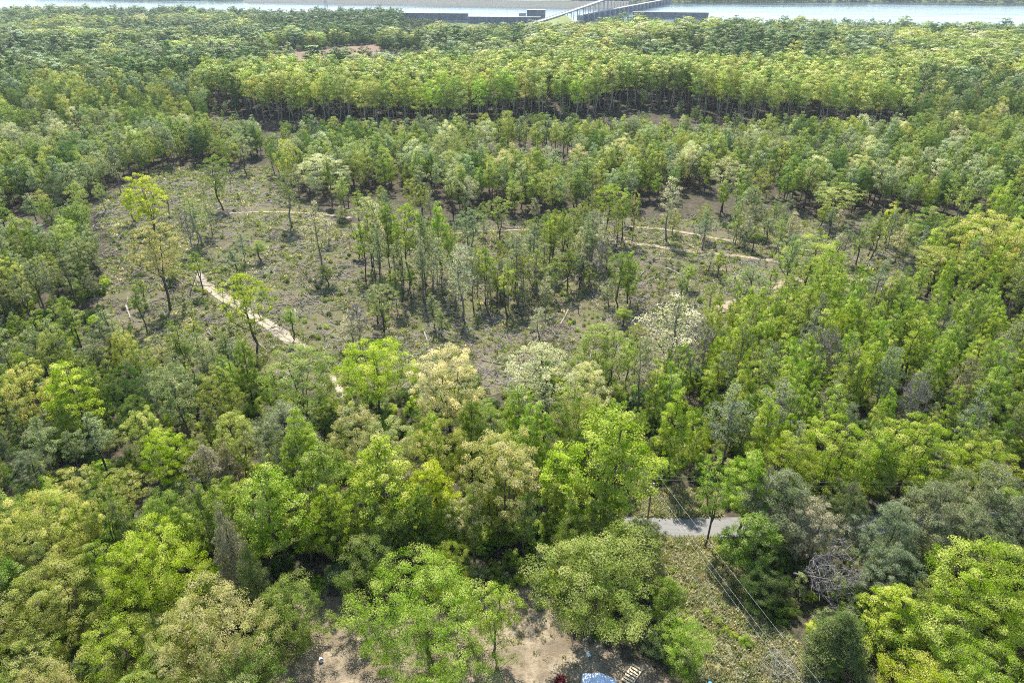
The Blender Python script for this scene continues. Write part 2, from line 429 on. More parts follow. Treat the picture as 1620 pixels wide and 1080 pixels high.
# ------------------------------------------------------------------ trees: generator
PROFILE = {
    'round': lambda t: np.sqrt(np.clip(1 - (1.7 * t - 0.80) ** 2 / 0.86, 0.03, 1)),
    'spread': lambda t: np.clip(np.sin(math.pi * np.clip(t, 0, 1) ** 1.25), 0.05, 1) ** 0.7,
    'oval': lambda t: np.clip(np.sin(math.pi * np.clip(t * 0.93 + 0.05, 0, 1) ** 0.72), 0.05, 1) ** 0.85,
    'column': lambda t: np.clip(np.sin(math.pi * np.clip(t * 0.95 + 0.03, 0, 1) ** 0.8), 0.08, 1) ** 0.55,
    'cone': lambda t: np.clip((1 - t) ** 0.75 * (0.55 + 0.45 * np.clip(t / 0.15, 0, 1)), 0.05, 1),
    'pine': lambda t: np.clip(np.sin(math.pi * np.clip(t * 0.9 + 0.08, 0, 1) ** 0.85), 0.08, 1) ** 0.8,
}
def leaf_quads(rg, C, nrm, L, W):
    """rhombic leaves at C with normals nrm; L, W arrays"""
    n = len(C)
    a = rg.normal(size=(n, 3)); a -= (a * nrm).sum(1)[:, None] * nrm; a /= np.linalg.norm(a, axis=1)[:, None] + 1e-9
    b = np.cross(nrm, a)
    V = np.stack([C - a * L[:, None], C + b * W[:, None], C + a * L[:, None] , C - b * W[:, None]], 1)
    V[:, 2] += nrm * (-0.18 * L)[:, None]; V[:, 0] += nrm * (-0.18 * L)[:, None]
    return V.reshape(-1, 3), np.arange(4 * n).reshape(n, 4)
def gen_tree(seed, Ht, cb, Rc, prof, n_cl, per, leaf, rc, flat=0.65, aspect=0.55, limb=1.0, fork=0, twigs=0, shell=0.55, lobes=0.28, droop=0.0, trunk_r=None, lean=0.0, tip_bias=0.5, wild=0.40, crown_n=0.25, lvar=0.16, upn=0.40):
    rg = np.random.default_rng(seed)
    tr = trunk_r or 0.0125 * Ht
    lobe_ph = rg.uniform(0, 6.28, 4); lobe_k = rg.integers(2, 5, 4)
    # trunk (possibly forked)
    nodes = []; par = []; fixed = []
    nt_ = 9; top = 0.93 if prof in ('cone', 'pine', 'oval', 'column') else 0.72
    wob = np.cumsum(rg.normal(0, 0.012 * Ht, (nt_, 2)), 0); wob[0] = 0
    for i in range(nt_):
        z = Ht * top * i / (nt_ - 1)
        nodes.append((wob[i, 0] + lean * z, wob[i, 1], z)); par.append(i - 1)
    stems = [list(range(nt_))]
    for f in range(fork):
        b = int(rg.integers(1, 4)); an = rg.uniform(0, 6.28); d = rg.uniform(0.2, 0.42) * Rc; pi = b
        zb = nodes[b][2]; k = 6
        for i in range(1, k + 1):
            g = i / k
            nodes.append((nodes[b][0] + math.cos(an) * d * g ** 0.7 + rg.normal(0, .01 * Ht), nodes[b][1] + math.sin(an) * d * g ** 0.7 + rg.normal(0, .01 * Ht), zb + (Ht * rg.uniform(.76, .8) - zb) * g)); par.append(pi); pi = len(nodes) - 1
    # cluster centres
    CC = []
    tries = 0
    while len(CC) < n_cl and tries < 40 * n_cl:
        tries += 1
        t = rg.uniform(0, 1); r_ = float(PROFILE[prof](np.array(t)))
        if rg.uniform() > r_ ** 1.3 + 0.08: continue
        an = rg.uniform(0, 6.28)
        lob = 1 + lobes * (np.sin(lobe_k[0] * an + lobe_ph[0] + 3 * t) * 0.6 + np.sin(lobe_k[1] * an + lobe_ph[1] - 5 * t) * 0.4)
        rr = Rc * r_ * lob * (shell + (1 - shell) * rg.uniform() ** 0.5) if rg.uniform() < 0.8 else Rc * r_ * rg.uniform(0, shell + 0.1)
        z = Ht * (cb + (1 - cb) * t) * 0.985 - droop * rr
        c = np.array([math.cos(an) * rr + lean * z, math.sin(an) * rr, z])
        if CC and np.min(np.linalg.norm(np.array(CC) - c, axis=1)) < rc * 0.78: continue
        CC.append(c)
    CC = np.array(CC)
    order = np.argsort(np.hypot(CC[:, 0], CC[:, 1]) + 0.3 * CC[:, 2])
    tips = []
    for ci in order:
        c = CC[ci]; Nn = np.array(nodes)
        d = c - Nn; dist = np.linalg.norm(d, axis=1)
        low = d[:, 2] < (0.15 if prof not in ('pine', 'cone') else -0.3) * dist
        cost = dist + np.where(low, 6.0 * (0.3 - d[:, 2] / (dist + 1e-6)), 0) + np.where(Nn[:, 2] < Ht * cb * 0.75, 4, 0)
        j = int(np.argmin(cost)); p0 = Nn[j]
        mid = p0 + (c - p0) * 0.5 + np.array([0, 0, -0.10 * dist[j]]) + rg.normal(0, 0.05 * dist[j] + 0.02, 3)
        if dist[j] > 2.2:
            nodes.append(tuple(mid)); par.append(j); j = len(nodes) - 1
        nodes.append(tuple(c)); par.append(j); tips.append(len(nodes) - 1)
    Nn = np.array(nodes); n = len(nodes)
    w = np.zeros(n)
    ch = [[] for _ in range(n)]
    for i in range(n):
        if par[i] >= 0: ch[par[i]].append(i)
    w[:] = 0.0
    for i in tips: w[i] += 1
    # accumulate leaf weight down to the root (children always come after their parents)
    for i in range(n - 1, 0, -1):
        w[par[i]] += w[i]
    rad = tr * limb * np.sqrt(np.maximum(w, 0.6) / max(w[0], 1)); rad[:nt_] = tr * np.maximum(np.linspace(1.0, 0.22, nt_), rad[:nt_] / tr * 0.9); rad[0] = tr * 1.35
    rad = np.maximum(rad, 0.028)
    mb = MB()
    done = np.zeros(n, bool)
    starts = [0]
    # follow the thickest child to make long tubes
    stack = [(-1, 0)]
    while stack:
        p, i = stack.pop()
        chain = [p, i] if p >= 0 else [i]
        cur = i
        while ch[cur]:
            nx_ = max(ch[cur], key=lambda q: (w[q] + (1e4 if q < nt_ else 0)))
            for q in ch[cur]:
                if q != nx_: stack.append((cur, q))
            chain.append(nx_); cur = nx_
        if len(chain) > 1:
            rr = rad[chain].copy()
            if p >= 0: rr[0] = min(rr[0], rr[1] * 1.25)
            k = 6 if p < 0 else (4 if rr[0] > 0.07 else 3)
            mb.tube(Nn[chain], rr, k, cap=(p < 0))
    # fine twigs
    TV = []; TF = []
    if twigs:
        nt2 = len(CC) * twigs; ci = np.repeat(np.arange(len(CC)), twigs)
        d = rg.normal(size=(nt2, 3)); d[:, 2] = np.abs(d[:, 2]) * 0.8 + 0.1; d /= np.linalg.norm(d, axis=1)[:, None]
        L = rc * rg.uniform(0.7, 1.5, nt2)
        A = CC[ci] - d * L[:, None] * 0.3; B = CC[ci] + d * L[:, None]
        s = np.cross(d, rg.normal(size=(nt2, 3))); s /= np.linalg.norm(s, axis=1)[:, None]
        wv = 0.028
        TV = np.stack([A - s * wv, A + s * wv, B + s * wv * .4, B - s * wv * .4], 1).reshape(-1, 3)
        mb.add(TV, np.arange(4 * nt2).reshape(nt2, 4))
    # leaves
    if per > 0:
        m_ = len(CC); cnt = np.maximum(3, (per * rg.uniform(0.6, 1.4, m_))).astype(int)
        ci = np.repeat(np.arange(m_), cnt); nl = len(ci)
        u = rg.normal(size=(nl, 3)); u /= np.linalg.norm(u, axis=1)[:, None]
        u[:, 2] = np.where(u[:, 2] < 0, u[:, 2] * np.where(rg.uniform(size=nl) < tip_bias, -1, 1), u[:, 2])
        rs = rc * rg.uniform(0.75, 1.3, m_)[ci] * rg.uniform(0, 1, nl) ** 0.38
        off = u * rs[:, None]; off[:, 2] *= flat
        rad_out = CC[ci].copy(); rad_out[:, 2] = 0; rad_out /= np.linalg.norm(rad_out, axis=1)[:, None] + 1e-6
        off[:, 2] -= droop * 0.8 * rg.uniform(0, 1, nl) * rc
        C = CC[ci] + off
        cdir = C - np.array([0, 0, Ht * (cb + (1 - cb) * 0.42)]); cdir[:, 2] *= 0.8; cdir /= np.linalg.norm(cdir, axis=1)[:, None] + 1e-6
        nrm = 0.55 * u + np.array([0, 0, upn]) + wild * rg.normal(size=(nl, 3)) + 0.2 * rad_out + crown_n * cdir; nrm /= np.linalg.norm(nrm, axis=1)[:, None]
        L = leaf * rg.uniform(0.6, 1.35, nl); W = L * aspect * rg.uniform(0.75, 1.25, nl)
        LV, LF = leaf_quads(rg, C, nrm, L / 2, W / 2)
        lv = np.clip(0.5 + 1.9 * lvar * rg.normal(size=m_)[ci] + lvar * rg.normal(size=nl), 0, 1)
    else:
        LV, LF, lv = np.zeros((0, 3)), np.zeros((0, 4), int), []
    return mb, LV, LF, lv

KIND = {}      # kind -> list of (trunk mesh, crown mesh, authored height, authored radius)
def make_kind(kind, seeds, Ht, Rc, leafmat='leaf', barkm='bark', **kw):
    KIND[kind] = []
    kw['leaf'] *= 0.84; kw['per'] = int(kw['per'] * 1.38)
    for s in seeds:
        mb, LV, LF, lv = gen_tree(s, Ht, Rc=Rc, **kw)
        tm = mb.mesh(kind + '_trunk', M[barkm], True)
        cm = mesh_np(kind + '_crown', LV, [LF], [M[leafmat]], lv=lv) if len(LF) else None
        KIND[kind].append((tm, cm, Ht, Rc))
make_kind('oak', range(1, 5), 20, 5.8, cb=0.26, prof='round', n_cl=165, per=105, leaf=0.26, rc=0.82, fork=2, limb=1.15, shell=0.62, flat=0.72, twigs=3)
make_kind('airy', range(11, 15), 21, 5.2, cb=0.36, prof='spread', n_cl=110, per=72, leaf=0.26, rc=0.78, fork=1, limb=1.1, twigs=6, shell=0.5, lobes=0.36)
make_kind('poplar', range(21, 26), 23, 4.4, cb=0.26, prof='oval', n_cl=165, per=88, leaf=0.27, rc=0.76, flat=0.8, aspect=0.65, shell=0.55, lobes=0.4, twigs=3)
make_kind('column', range(31, 34), 18, 2.6, cb=0.18, prof='column', n_cl=85, per=80, leaf=0.25, rc=0.68, flat=0.85, aspect=0.6, twigs=4, barkm='bark_pale', lobes=0.36)
make_kind('feather', range(41, 44), 16, 5.2, cb=0.05, prof='round', n_cl=195, per=105, leaf=0.22, rc=0.84, fork=3, aspect=0.45, flat=0.65, droop=0.10, shell=0.5, lobes=0.38, twigs=5)
make_kind('spread', range(51, 53), 19, 7.0, cb=0.28, prof='spread', n_cl=180, per=120, leaf=0.26, rc=1.05, fork=3, limb=1.2, shell=0.55, lobes=0.36, twigs=3)
make_kind('big_feather', [47], 17, 9.0, cb=0.04, prof='round', n_cl=430, per=100, leaf=0.23, rc=0.9, fork=4, aspect=0.45, flat=0.65, droop=0.10, shell=0.55, lobes=0.38, twigs=4)
make_kind('big_oak', [6, 7], 19, 7.6, cb=0.2, prof='round', n_cl=270, per=105, leaf=0.25, rc=0.9, fork=3, shell=0.62, flat=0.72, twigs=2, lobes=0.36)
make_kind('pine', range(61, 64), 18, 4.4, leafmat='needle', cb=0.22, prof='pine', n_cl=190, per=100, leaf=0.42, rc=0.7, aspect=0.12, flat=0.75, shell=0.45, twigs=2, lobes=0.36, wild=0.6)
make_kind('cedar', range(71, 73), 13, 3.0, leafmat='needle', cb=0.05, prof='cone', n_cl=170, per=95, leaf=0.30, rc=0.6, aspect=0.2, flat=0.8, shell=0.6, wild=0.6)
make_kind('thin', range(81, 85), 19, 3.0, barkm='bark_pale', cb=0.34, prof='oval', n_cl=60, per=42, leaf=0.27, rc=0.9, twigs=12, shell=0.4, lobes=0.4)
make_kind('bole', range(121, 125), 22, 2.9, cb=0.46, prof='oval', n_cl=70, per=70, leaf=0.26, rc=0.75, twigs=5, shell=0.45, lobes=0.42)
make_kind('bare', range(91, 93), 18, 4.0, barkm='twig', cb=0.28, prof='spread', n_cl=80, per=0, leaf=0.3, rc=1.1, twigs=22, fork=1, shell=0.4)
make_kind('bush', range(101, 104), 4, 2.4, cb=0.05, prof='round', n_cl=55, per=90, leaf=0.24, rc=0.62, fork=3, trunk_r=0.07, shell=0.55)
make_kind('sapling', range(111, 114), 8, 1.5, barkm='bark_pale', cb=0.18, prof='column', n_cl=32, per=60, leaf=0.24, rc=0.6, trunk_r=0.07, twigs=4)
# lighter meshes of the same kinds for the wood as a mass
LOD = {}
def make_lod(tagname, leafk, frac, **kw2):
    spec = {
        'oak': dict(Ht=20, Rc=6.0, cb=0.26, prof='round', n_cl=60, per=40, rc=1.55, fork=1, shell=0.7),
        'airy': dict(Ht=21, Rc=5.4, cb=0.36, prof='spread', n_cl=46, per=34, rc=1.45, twigs=4, shell=0.55),
        'poplar': dict(Ht=23, Rc=4.6, cb=0.22, prof='oval', n_cl=62, per=38, rc=1.4, lobes=0.34),
        'column': dict(Ht=18, Rc=2.7, cb=0.18, prof='column', n_cl=36, per=36, rc=1.1),
        'pine': dict(Ht=18, Rc=4.2, cb=0.22, prof='pine', n_cl=60, per=40, rc=1.1, lobes=0.34),
        'tall': dict(Ht=26, Rc=4.0, cb=0.42, prof='round', n_cl=40, per=38, rc=1.4, shell=0.6, trunk_r=0.22, lobes=0.35),
        'bole': dict(Ht=22, Rc=3.2, cb=0.44, prof='oval', n_cl=40, per=36, rc=1.15, lobes=0.4),
        'thin': dict(Ht=19, Rc=3.2, cb=0.34, prof='oval', n_cl=30, per=16, rc=1.2, twigs=9, lobes=0.4),
    }
    out = {}
    for k, sp in spec.items():
        out[k] = []
        for s in range(3):
            sp2 = dict(sp); Ht = sp2.pop('Ht'); Rc = sp2.pop('Rc')
            sp2['n_cl'] = int(sp2['n_cl'] * frac[0]); sp2['per'] = int(sp2['per'] * frac[1]); sp2['rc'] *= frac[2]
            mb, LV, LF, lv = gen_tree(500 + s * 7 + hash_(k), Ht, Rc=Rc, leaf=leafk, aspect=(0.3 if k == 'pine' else 0.66), **kw2, **sp2)
            V = np.vstack([np.vstack(mb.v), LV]); nb = mb.n
            Fq = np.vstack(mb.q + [LF + nb]) if len(LF) else np.vstack(mb.q)
            T = np.vstack(mb.t)
            nq = sum(len(q) for q in mb.q)
            fm = np.r_[np.zeros(nq, int), np.ones(len(LF), int), np.zeros(len(T), int)]
            lvv = np.r_[np.zeros(nq), lv, np.zeros(len(T))]
            me = mesh_np(tagname + k, V, [Fq, T], [M['bark_wall' if k == 'tall' else 'bark_pale' if k in ('thin', 'column') else 'bark'], M['needle' if k == 'pine' else ('leaf_far' if tagname == 'far_' else 'leaf_mid')]], fm, lvv)
            out[k].append((me, Ht, Rc))
    LOD[tagname] = out
def hash_(s): return sum(ord(c) * (i + 3) for i, c in enumerate(s)) % 97
make_lod('mid_', 0.44, (1.15, 1.7, 0.95), wild=0.35, crown_n=0.55, lvar=0.11, upn=0.3)
make_lod('far_', 0.62, (1.1, 1.15, 0.85), wild=0.2, crown_n=1.1, lvar=0.09, upn=0.1)

# ------------------------------------------------------------------ leaf colours (albedo)
TC = {
    'fresh green': (0.365, 0.480, 0.040), 'mid green': (0.255, 0.350, 0.045), 'deep green': (0.090, 0.170, 0.020),
    'lime green': (0.460, 0.560, 0.018), 'olive green': (0.365, 0.420, 0.080), 'forest green': (0.150, 0.225, 0.040), 'yellow-green': (0.500, 0.525, 0.120),
    'pale yellow': (0.600, 0.605, 0.320), 'cream': (0.700, 0.665, 0.360), 'golden olive': (0.480, 0.490, 0.180),
    'grey-green': (0.320, 0.385, 0.165), 'blue-green': (0.170, 0.205, 0.080), 'dark olive': (0.135, 0.165, 0.035),
    'tan': (0.350, 0.315, 0.165), 'bare grey': (0.2, 0.18, 0.15),
}
rng = np.random.default_rng(7)
random.seed(7)
def jitter(col, k=0.14):
    f = 1 + rng.uniform(-k, k); g = rng.uniform(-0.10, 0.10)
    return (col[0] * f * (1 + g), col[1] * f, col[2] * f * (1 - g))

# ------------------------------------------------------------------ the trees one can tell apart
def ordinal(n):
    return f"{n}{'th' if 10 <= n % 100 <= 20 else {1: 'st', 2: 'nd', 3: 'rd'}.get(n % 10, 'th')}"
placed = []          # (x, y, crown radius) of every tree that stands by itself
SHAPE = {'oak': 'round-crowned', 'airy': 'open-crowned', 'poplar': 'oval-crowned', 'column': 'narrow', 'feather': 'feathery', 'spread': 'wide-crowned',
         'pine': 'pine', 'cedar': 'cedar', 'big_feather': 'bushy', 'bole': 'long-trunked', 'big_oak': 'round-crowned', 'thin': 'sparse', 'bare': 'leafless', 'bush': 'bushy', 'sapling': 'slender'}
NAME = {'pine': 'pine_tree', 'cedar': 'cedar_tree', 'bare': 'bare_tree', 'bush': 'bush', 'sapling': 'sapling'}
def put_tree(kind, colour, x, y, h, r, label, group=None, cat=None, rz=None, tilt=0.0):
    vs_ = KIND[kind]; tm, cm, Ht, Rc = vs_[int(rng.integers(len(vs_)))]
    o = empty(NAME.get(kind, 'leafy_tree'), (x, y, Hs(x, y) - 0.15), rng.uniform(0, 6.28) if rz is None else rz)
    o.rotation_euler[1] = tilt
    o.scale = (r / Rc, r / Rc * rng.uniform(0.9, 1.1), h / Ht)
    link('trunk', tm, o)
    if cm is not None:
        c = link('crown', cm, o); c['tcol'] = jitter(TC[colour], 0.08)
    cat = cat or {'pine': 'pine tree', 'cedar': 'cedar tree', 'bush': 'bush', 'sapling': 'sapling', 'bare': 'bare tree'}.get(kind, 'tree')
    tag(o, label, cat, group)
    placed.append((x, y, r))
    return o
def hero(kind, colour, px, py, w, h, label, tilt=0.0, base=None):
    x, y = ground(*base) if base else ground(px, py, h * 0.97)
    d = y * CP + (CAM_H - Hs(x, y) - h * 0.6) * SP
    r = w * d / FPX / 2 * 0.88
    return put_tree(kind, colour, x, y, h, r, label, tilt=tilt)
HERO = [
 # --- near belt, left
 ('poplar', 'lime green', 90, 572, 88, 22, 'bright lime oval tree beside the dark green maple, left of the clearing'),
 ('oak', 'yellow-green', 28, 575, 90, 20, 'yellow-green round oak touching the left edge beside the lime oval tree'),
 ('oak', 'deep green', 190, 582, 78, 21, 'dark green dense round maple standing between the lime tree and the clearing'),
 ('airy', 'grey-green', 262, 576, 86, 22, 'grey-green open tree with leaning dark trunks beside the dark maple'),
 ('oak', 'olive green', 338, 583, 72, 17, 'small olive-gold tree at the lower left edge of the clearing'),
 ('airy', 'golden olive', 240, 530, 70, 14, 'low golden tree on the clearing edge behind the dark maple'),
 ('oak', 'yellow-green', 366, 657, 74, 15, 'small bright yellow-green tree left of the blue-green pine'),
 ('oak', 'lime green', 252, 682, 80, 15, 'small bright lime tree in front of the dark maple'),
 ('pine', 'blue-green', 34, 714, 66, 10, 'small blue-green pine low in the wood by the left edge'),
 ('airy', 'yellow-green', 98, 745, 82, 11, 'low yellow-green tree with open branches under the lime oval tree'),
 ('airy', 'olive green', 182, 752, 100, 11, 'low olive spreading tree right of the low yellow-green one'),
 ('thin', 'tan', 318, 705, 60, 13, 'thin tan tree with few leaves left of the blue-green pine'),
 ('cedar', 'tan', 352, 702, 60, 12, 'brownish cedar beside the thin tan tree'),
 ('pine', 'blue-green', 440, 640, 122, 18, 'large blue-green pine with wide crown below the clearing'),
 ('oak', 'olive green', 466, 556, 128, 19, 'olive round oak standing directly behind the blue-green pine'),
 ('spread', 'lime green', 590, 542, 134, 20, 'bright green wide tree with dark forked trunk at the clearing edge'),
 ('oak', 'pale yellow', 705, 557, 126, 21, 'pale yellow round oak in the middle of the clearing edge'),
 ('airy', 'cream', 856, 546, 138, 27, 'tall cream-white oak with dark upright limbs, largest of the pale oaks'),
 ('oak', 'pale yellow', 932, 580, 84, 21, 'pale oak with dark forked trunk right of the tall cream-white oak'),
 ('oak', 'olive green', 958, 520, 112, 22, 'yellow-green rounded oak behind the tall conical roadside tree'),
 ('thin', 'cream', 1072, 468, 104, 27, 'cream-topped tree with bare grey lower twigs at the clearing edge'),
 ('column', 'fresh green', 1066, 575, 46, 19, 'narrow fresh green column tree in front of the cream-topped tree'),
 ('column', 'mid green', 742, 575, 40, 15, 'narrow green tree squeezed between the two pale oaks'),
 ('poplar', 'fresh green', 975, 643, 158, 30, 'tallest broad cone of fresh green leaves just left of the road gap'),
 ('column', 'lime green', 888, 706, 74, 20, 'vivid lime narrow tree against the tall cone of green'),
 ('oak', 'golden olive', 796, 686, 138, 25, 'tan-olive oak with single dark trunk left of the vivid lime tree'),
 ('oak', 'golden olive', 556, 645, 96, 18, 'golden round oak below the bright green forked tree'),
 ('oak', 'golden olive', 612, 664, 92, 17, 'second golden oak, right of the golden round oak'),
 ('oak', 'olive green', 690, 668, 110, 20, 'olive oak between the golden oaks and the tan-olive oak'),
 ('airy', 'pale yellow', 735, 785, 74, 14, 'small pale tan tree below the tan-olive oak'),
 ('poplar', 'fresh green', 596, 695, 128, 24, 'tall fresh green tree with paired thin trunks below the golden oaks'),
 ('poplar', 'lime green', 682, 728, 84, 19, 'lime-topped tree right of the tall fresh green one with paired trunks'),
 ('column', 'lime green', 697, 795, 46, 12, 'small lime tree low beneath the lime-topped tree'),
 ('poplar', 'mid green', 502, 702, 106, 22, 'glossy mid green tree right of the large blue-green pine'),
 ('poplar', 'fresh green', 420, 738, 118, 23, 'tall fresh green tree under the large blue-green pine'),
 ('poplar', 'fresh green', 512, 768, 86, 19, 'fresh green tree above the sandy yard, grey twigs showing'),
 ('feather', 'fresh green', 352, 760, 90, 16, 'light green feathery tree left of the tall green under the pine'),
 ('feather', 'mid green', 250, 780, 100, 15, 'soft mid green tree behind the bright lime tree of the lower left'),
 # --- nearest trees
 ('feather', 'mid green', 578, 850, 116, 13, 'bushy green tree with drooping fern-like leaves above the sandy yard'),
 ('big_feather', 'fresh green', 668, 908, 250, 18, 'large bright green bushy tree standing alone in the sandy yard'),
 ('airy', 'fresh green', 778, 925, 96, 15, 'small tree with glossy green crown and thin stems in the yard'),
 ('spread', 'olive green', 948, 868, 235, 20, 'wide olive-green tree with pale forked trunk over the yard'),
 ('feather', 'fresh green', 1088, 985, 105, 9, 'bright green shrubby tree between the yard and the power-line cut'),
 ('big_oak', 'lime green', 226, 842, 158, 19, 'vivid yellow-green tree at lower left, tallest of its neighbours'),
 ('big_oak', 'yellow-green', 50, 790, 150, 18, 'pale feathery yellow-green tree on the left edge above the olive one'),
 ('big_oak', 'golden olive', 318, 945, 190, 19, 'golden tan oak with billowing clumps at the bottom left'),
 ('cedar', 'tan', 345, 798, 78, 21, 'grey-brown conical cedar behind the golden tan oak'),
 ('cedar', 'dark olive', 385, 858, 76, 18, 'dusky cedar right of the grey-brown conical one'),
 ('big_oak', 'olive green', 70, 905, 165, 15, 'dull olive feathery tree above the bottom left corner'),
 ('feather', 'mid green', 452, 925, 128, 13, 'rounded green tree with dark underside beside the yard'),
 ('feather', 'fresh green', 170, 990, 130, 13, 'fresh green tree at the bottom between the olive and golden trees'),
 ('poplar', 'mid green', 140, 860, 80, 15, 'mid green tree hemmed in left of the vivid yellow-green one'),
 ('feather', 'mid green', 380, 1035, 150, 12, 'low green tree at the bottom edge below the golden oak'),
 ('airy', 'olive green', 20, 1020, 120, 11, 'low olive tree in the bottom left corner'),
 # --- right of the road gap
 ('poplar', 'fresh green', 1196, 712, 86, 19, 'fresh round-topped tree right of the leaning roadside tree'),
 ('pine', 'blue-green', 1246, 750, 130, 17, 'grey-green pine, leftmost of the pines beside the road'),
 ('pine', 'tan', 1300, 790, 100, 15, 'browning pine right of the leftmost grey-green pine'),
 ('pine', 'dark olive', 1352, 765, 70, 17, 'dark slim pine between the browning pine and the pine stand'),
 ('pine', 'blue-green', 1420, 800, 125, 17, 'grey-green pine at the front of the pine stand'),
 ('pine', 'blue-green', 1492, 768, 140, 19, 'broad grey-green pine in the middle of the pine stand'),
 ('pine', 'blue-green', 1578, 738, 140, 20, 'tallest pine of the stand near the right edge'),
 ('pine', 'blue-green', 1546, 800, 120, 17, 'lower pine in front of the tallest pine by the right edge'),
 ('pine', 'blue-green', 1425, 872, 105, 13, 'short pale pine in front of the pine stand'),
 ('pine', 'blue-green', 1630, 790, 120, 18, 'pine cut off by the right edge below the tallest one'),
 ('cedar', 'dark olive', 1346, 968, 125, 12, 'rounded olive cedar beside the power-line cut'),
 ('poplar', 'fresh green', 1430, 932, 96, 13, 'slim fresh green tree with grey twigs in front of the pines'),
 ('big_oak', 'fresh green', 1592, 878, 200, 19, 'big bright green tree filling the lower right edge'),
 ('feather', 'fresh green', 1500, 975, 140, 13, 'bright green tree left of the big one at the lower right'),
 ('feather', 'lime green', 1470, 1050, 120, 10, 'low lime green tree at the bottom right'),
 ('feather', 'fresh green', 1580, 1030, 140, 13, 'fresh green tree in the bottom right corner'),
 ('poplar', 'mid green', 1200, 815, 90, 14, 'mid green tree covered in leaves to the ground beside the road'),
 ('feather', 'deep green', 1212, 900, 90, 8, 'dark bushy tree on the edge of the power-line cut'),
 ('oak', 'fresh green', 1258, 690, 96, 18, 'fresh green tree behind the leftmost grey-green pine'),
 ('oak', 'fresh green', 1332, 668, 120, 19, 'broad fresh green tree right behind the browning pine'),
 ('oak', 'fresh green', 1462, 668, 130, 19, 'broad fresh green tree behind the middle of the pine stand'),
 ('poplar', 'fresh green', 1405, 690, 80, 16, 'fresh green tree between the two broad ones behind the pines'),
 ('oak', 'fresh green', 1575, 702, 100, 16, 'fresh green tree behind the tallest pine'),
 ('airy', 'tan', 1542, 566, 56, 20, 'tan-topped half-bare tree rising out of the fresh green wood'),
 ('thin', 'grey-green', 1165, 610, 80, 20, 'grey twiggy tree behind the leaning roadside tree'),
 ('thin', 'grey-green', 1240, 600, 70, 20, 'second grey twiggy tree, right of the first behind the road'),
 ('oak', 'mid green', 1606, 620, 70, 18, 'mid green round tree against the right edge'),
 # --- in the clearing
 ('oak', 'lime green', 218, 274, 66, 22, 'bright yellow-green tree standing in the upper left of the clearing'),
 ('airy', 'golden olive', 232, 352, 92, 27, 'lone olive tree with dark forked trunk on the bare hillside'),
 ('airy', 'lime green', 378, 432, 88, 25, 'lone bright olive tree beside the sandy track'),
 ('airy', 'mid green', 335, 246, 56, 22, 'dark-trunked tree with small crown at the top of the clearing'),
 ('thin', 'mid green', 447, 268, 44, 22, 'slim dark-trunked tree near the top of the clearing'),
 ('thin', 'pale yellow', 496, 320, 44, 25, 'slender pale tree with half-bare branches right of the sandy track'),
 ('thin', 'fresh green', 302, 314, 40, 17, 'thin young tree in the middle of the upper clearing'),
 ('airy', 'grey-green', 378, 212, 50, 20, 'grey-green tree against the wood at the top of the clearing'),
 ('oak', 'cream', 506, 246, 86, 18, 'cream-flowering round tree at the upper corner of the clearing'),
 ('airy', 'pale yellow', 578, 312, 58, 25, 'pale tree at the left end of the island of trees'),
 ('poplar', 'mid green', 606, 318, 44, 26, 'green tree second from the left in the island of trees'),
 ('airy', 'fresh green', 640, 322, 56, 28, 'fresh green tree in the middle of the island of trees'),
 ('poplar', 'fresh green', 692, 320, 46, 29, 'tall fresh tree at the right of the island of trees'),
 ('thin', 'mid green', 662, 340, 40, 23, 'sparse green tree between the two tall ones of the island'),
 ('airy', 'grey-green', 742, 330, 60, 20, 'grey-green open tree right of the island of trees'),
 ('thin', 'pale yellow', 728, 382, 52, 26, 'pale-crowned tree on a long bare pole at the gully'),
 ('column', 'mid green', 775, 405, 24, 15, 'leaning trunk wrapped in dark green ivy by the gully'),
 ('airy', 'olive green', 790, 312, 50, 17, 'olive tree behind the ivy-wrapped trunk'),
 ('thin', 'grey-green', 820, 372, 46, 24, 'tall sparse tree with bent pale trunk in the gully'),
 ('airy', 'olive green', 872, 268, 66, 22, 'olive-crowned tree behind the middle of the clearing'),
 ('thin', 'fresh green', 850, 395, 40, 19, 'young fresh tree right of the ivy-wrapped trunk'),
 ('thin', 'grey-green', 846, 355, 40, 22, 'sparse grey-green tree above the gully'),
 ('airy', 'mid green', 900, 330, 56, 19, 'green tree with straight dark trunk right of the gully'),
 ('thin', 'grey-green', 940, 330, 44, 20, 'sparse grey tree right of the straight dark trunk'),
 ('airy', 'fresh green', 968, 292, 62, 22, 'fresh green tree where the brown track begins'),
 ('airy', 'mid green', 985, 400, 58, 19, 'green leafy tree with drooping side branches right of the gully'),
 ('poplar', 'fresh green', 1000, 398, 40, 18, 'vivid green slim tree over the drooping one'),
 ('airy', 'grey-green', 600, 450, 68, 15, 'low grey-green tree with crooked stem at the front of the clearing'),
 ('thin', 'pale yellow', 552, 500, 50, 11, 'wispy pale low tree in front of the island'),
 ('airy', 'pale yellow', 1155, 250, 60, 23, 'pale yellow tree with straight dark trunk beyond the brown track'),
 ('thin', 'pale yellow', 1066, 278, 40, 25, 'thin pale tree on a bare pole beside the brown track'),
 ('poplar', 'grey-green', 1194, 292, 48, 20, 'grey-green tree right of the pale yellow one'),
 ('airy', 'mid green', 1288, 250, 62, 22, 'green-crowned tree with stout grey trunk at the right of the clearing'),
 ('airy', 'yellow-green', 1330, 288, 82, 18, 'bright yellow tree right of the stout grey trunk'),
 ('oak', 'cream', 1364, 246, 54, 18, 'pale cream tree behind the bright yellow one'),
 ('oak', 'fresh green', 1292, 376, 114, 18, 'large fresh green tree leaning over the right end of the track'),
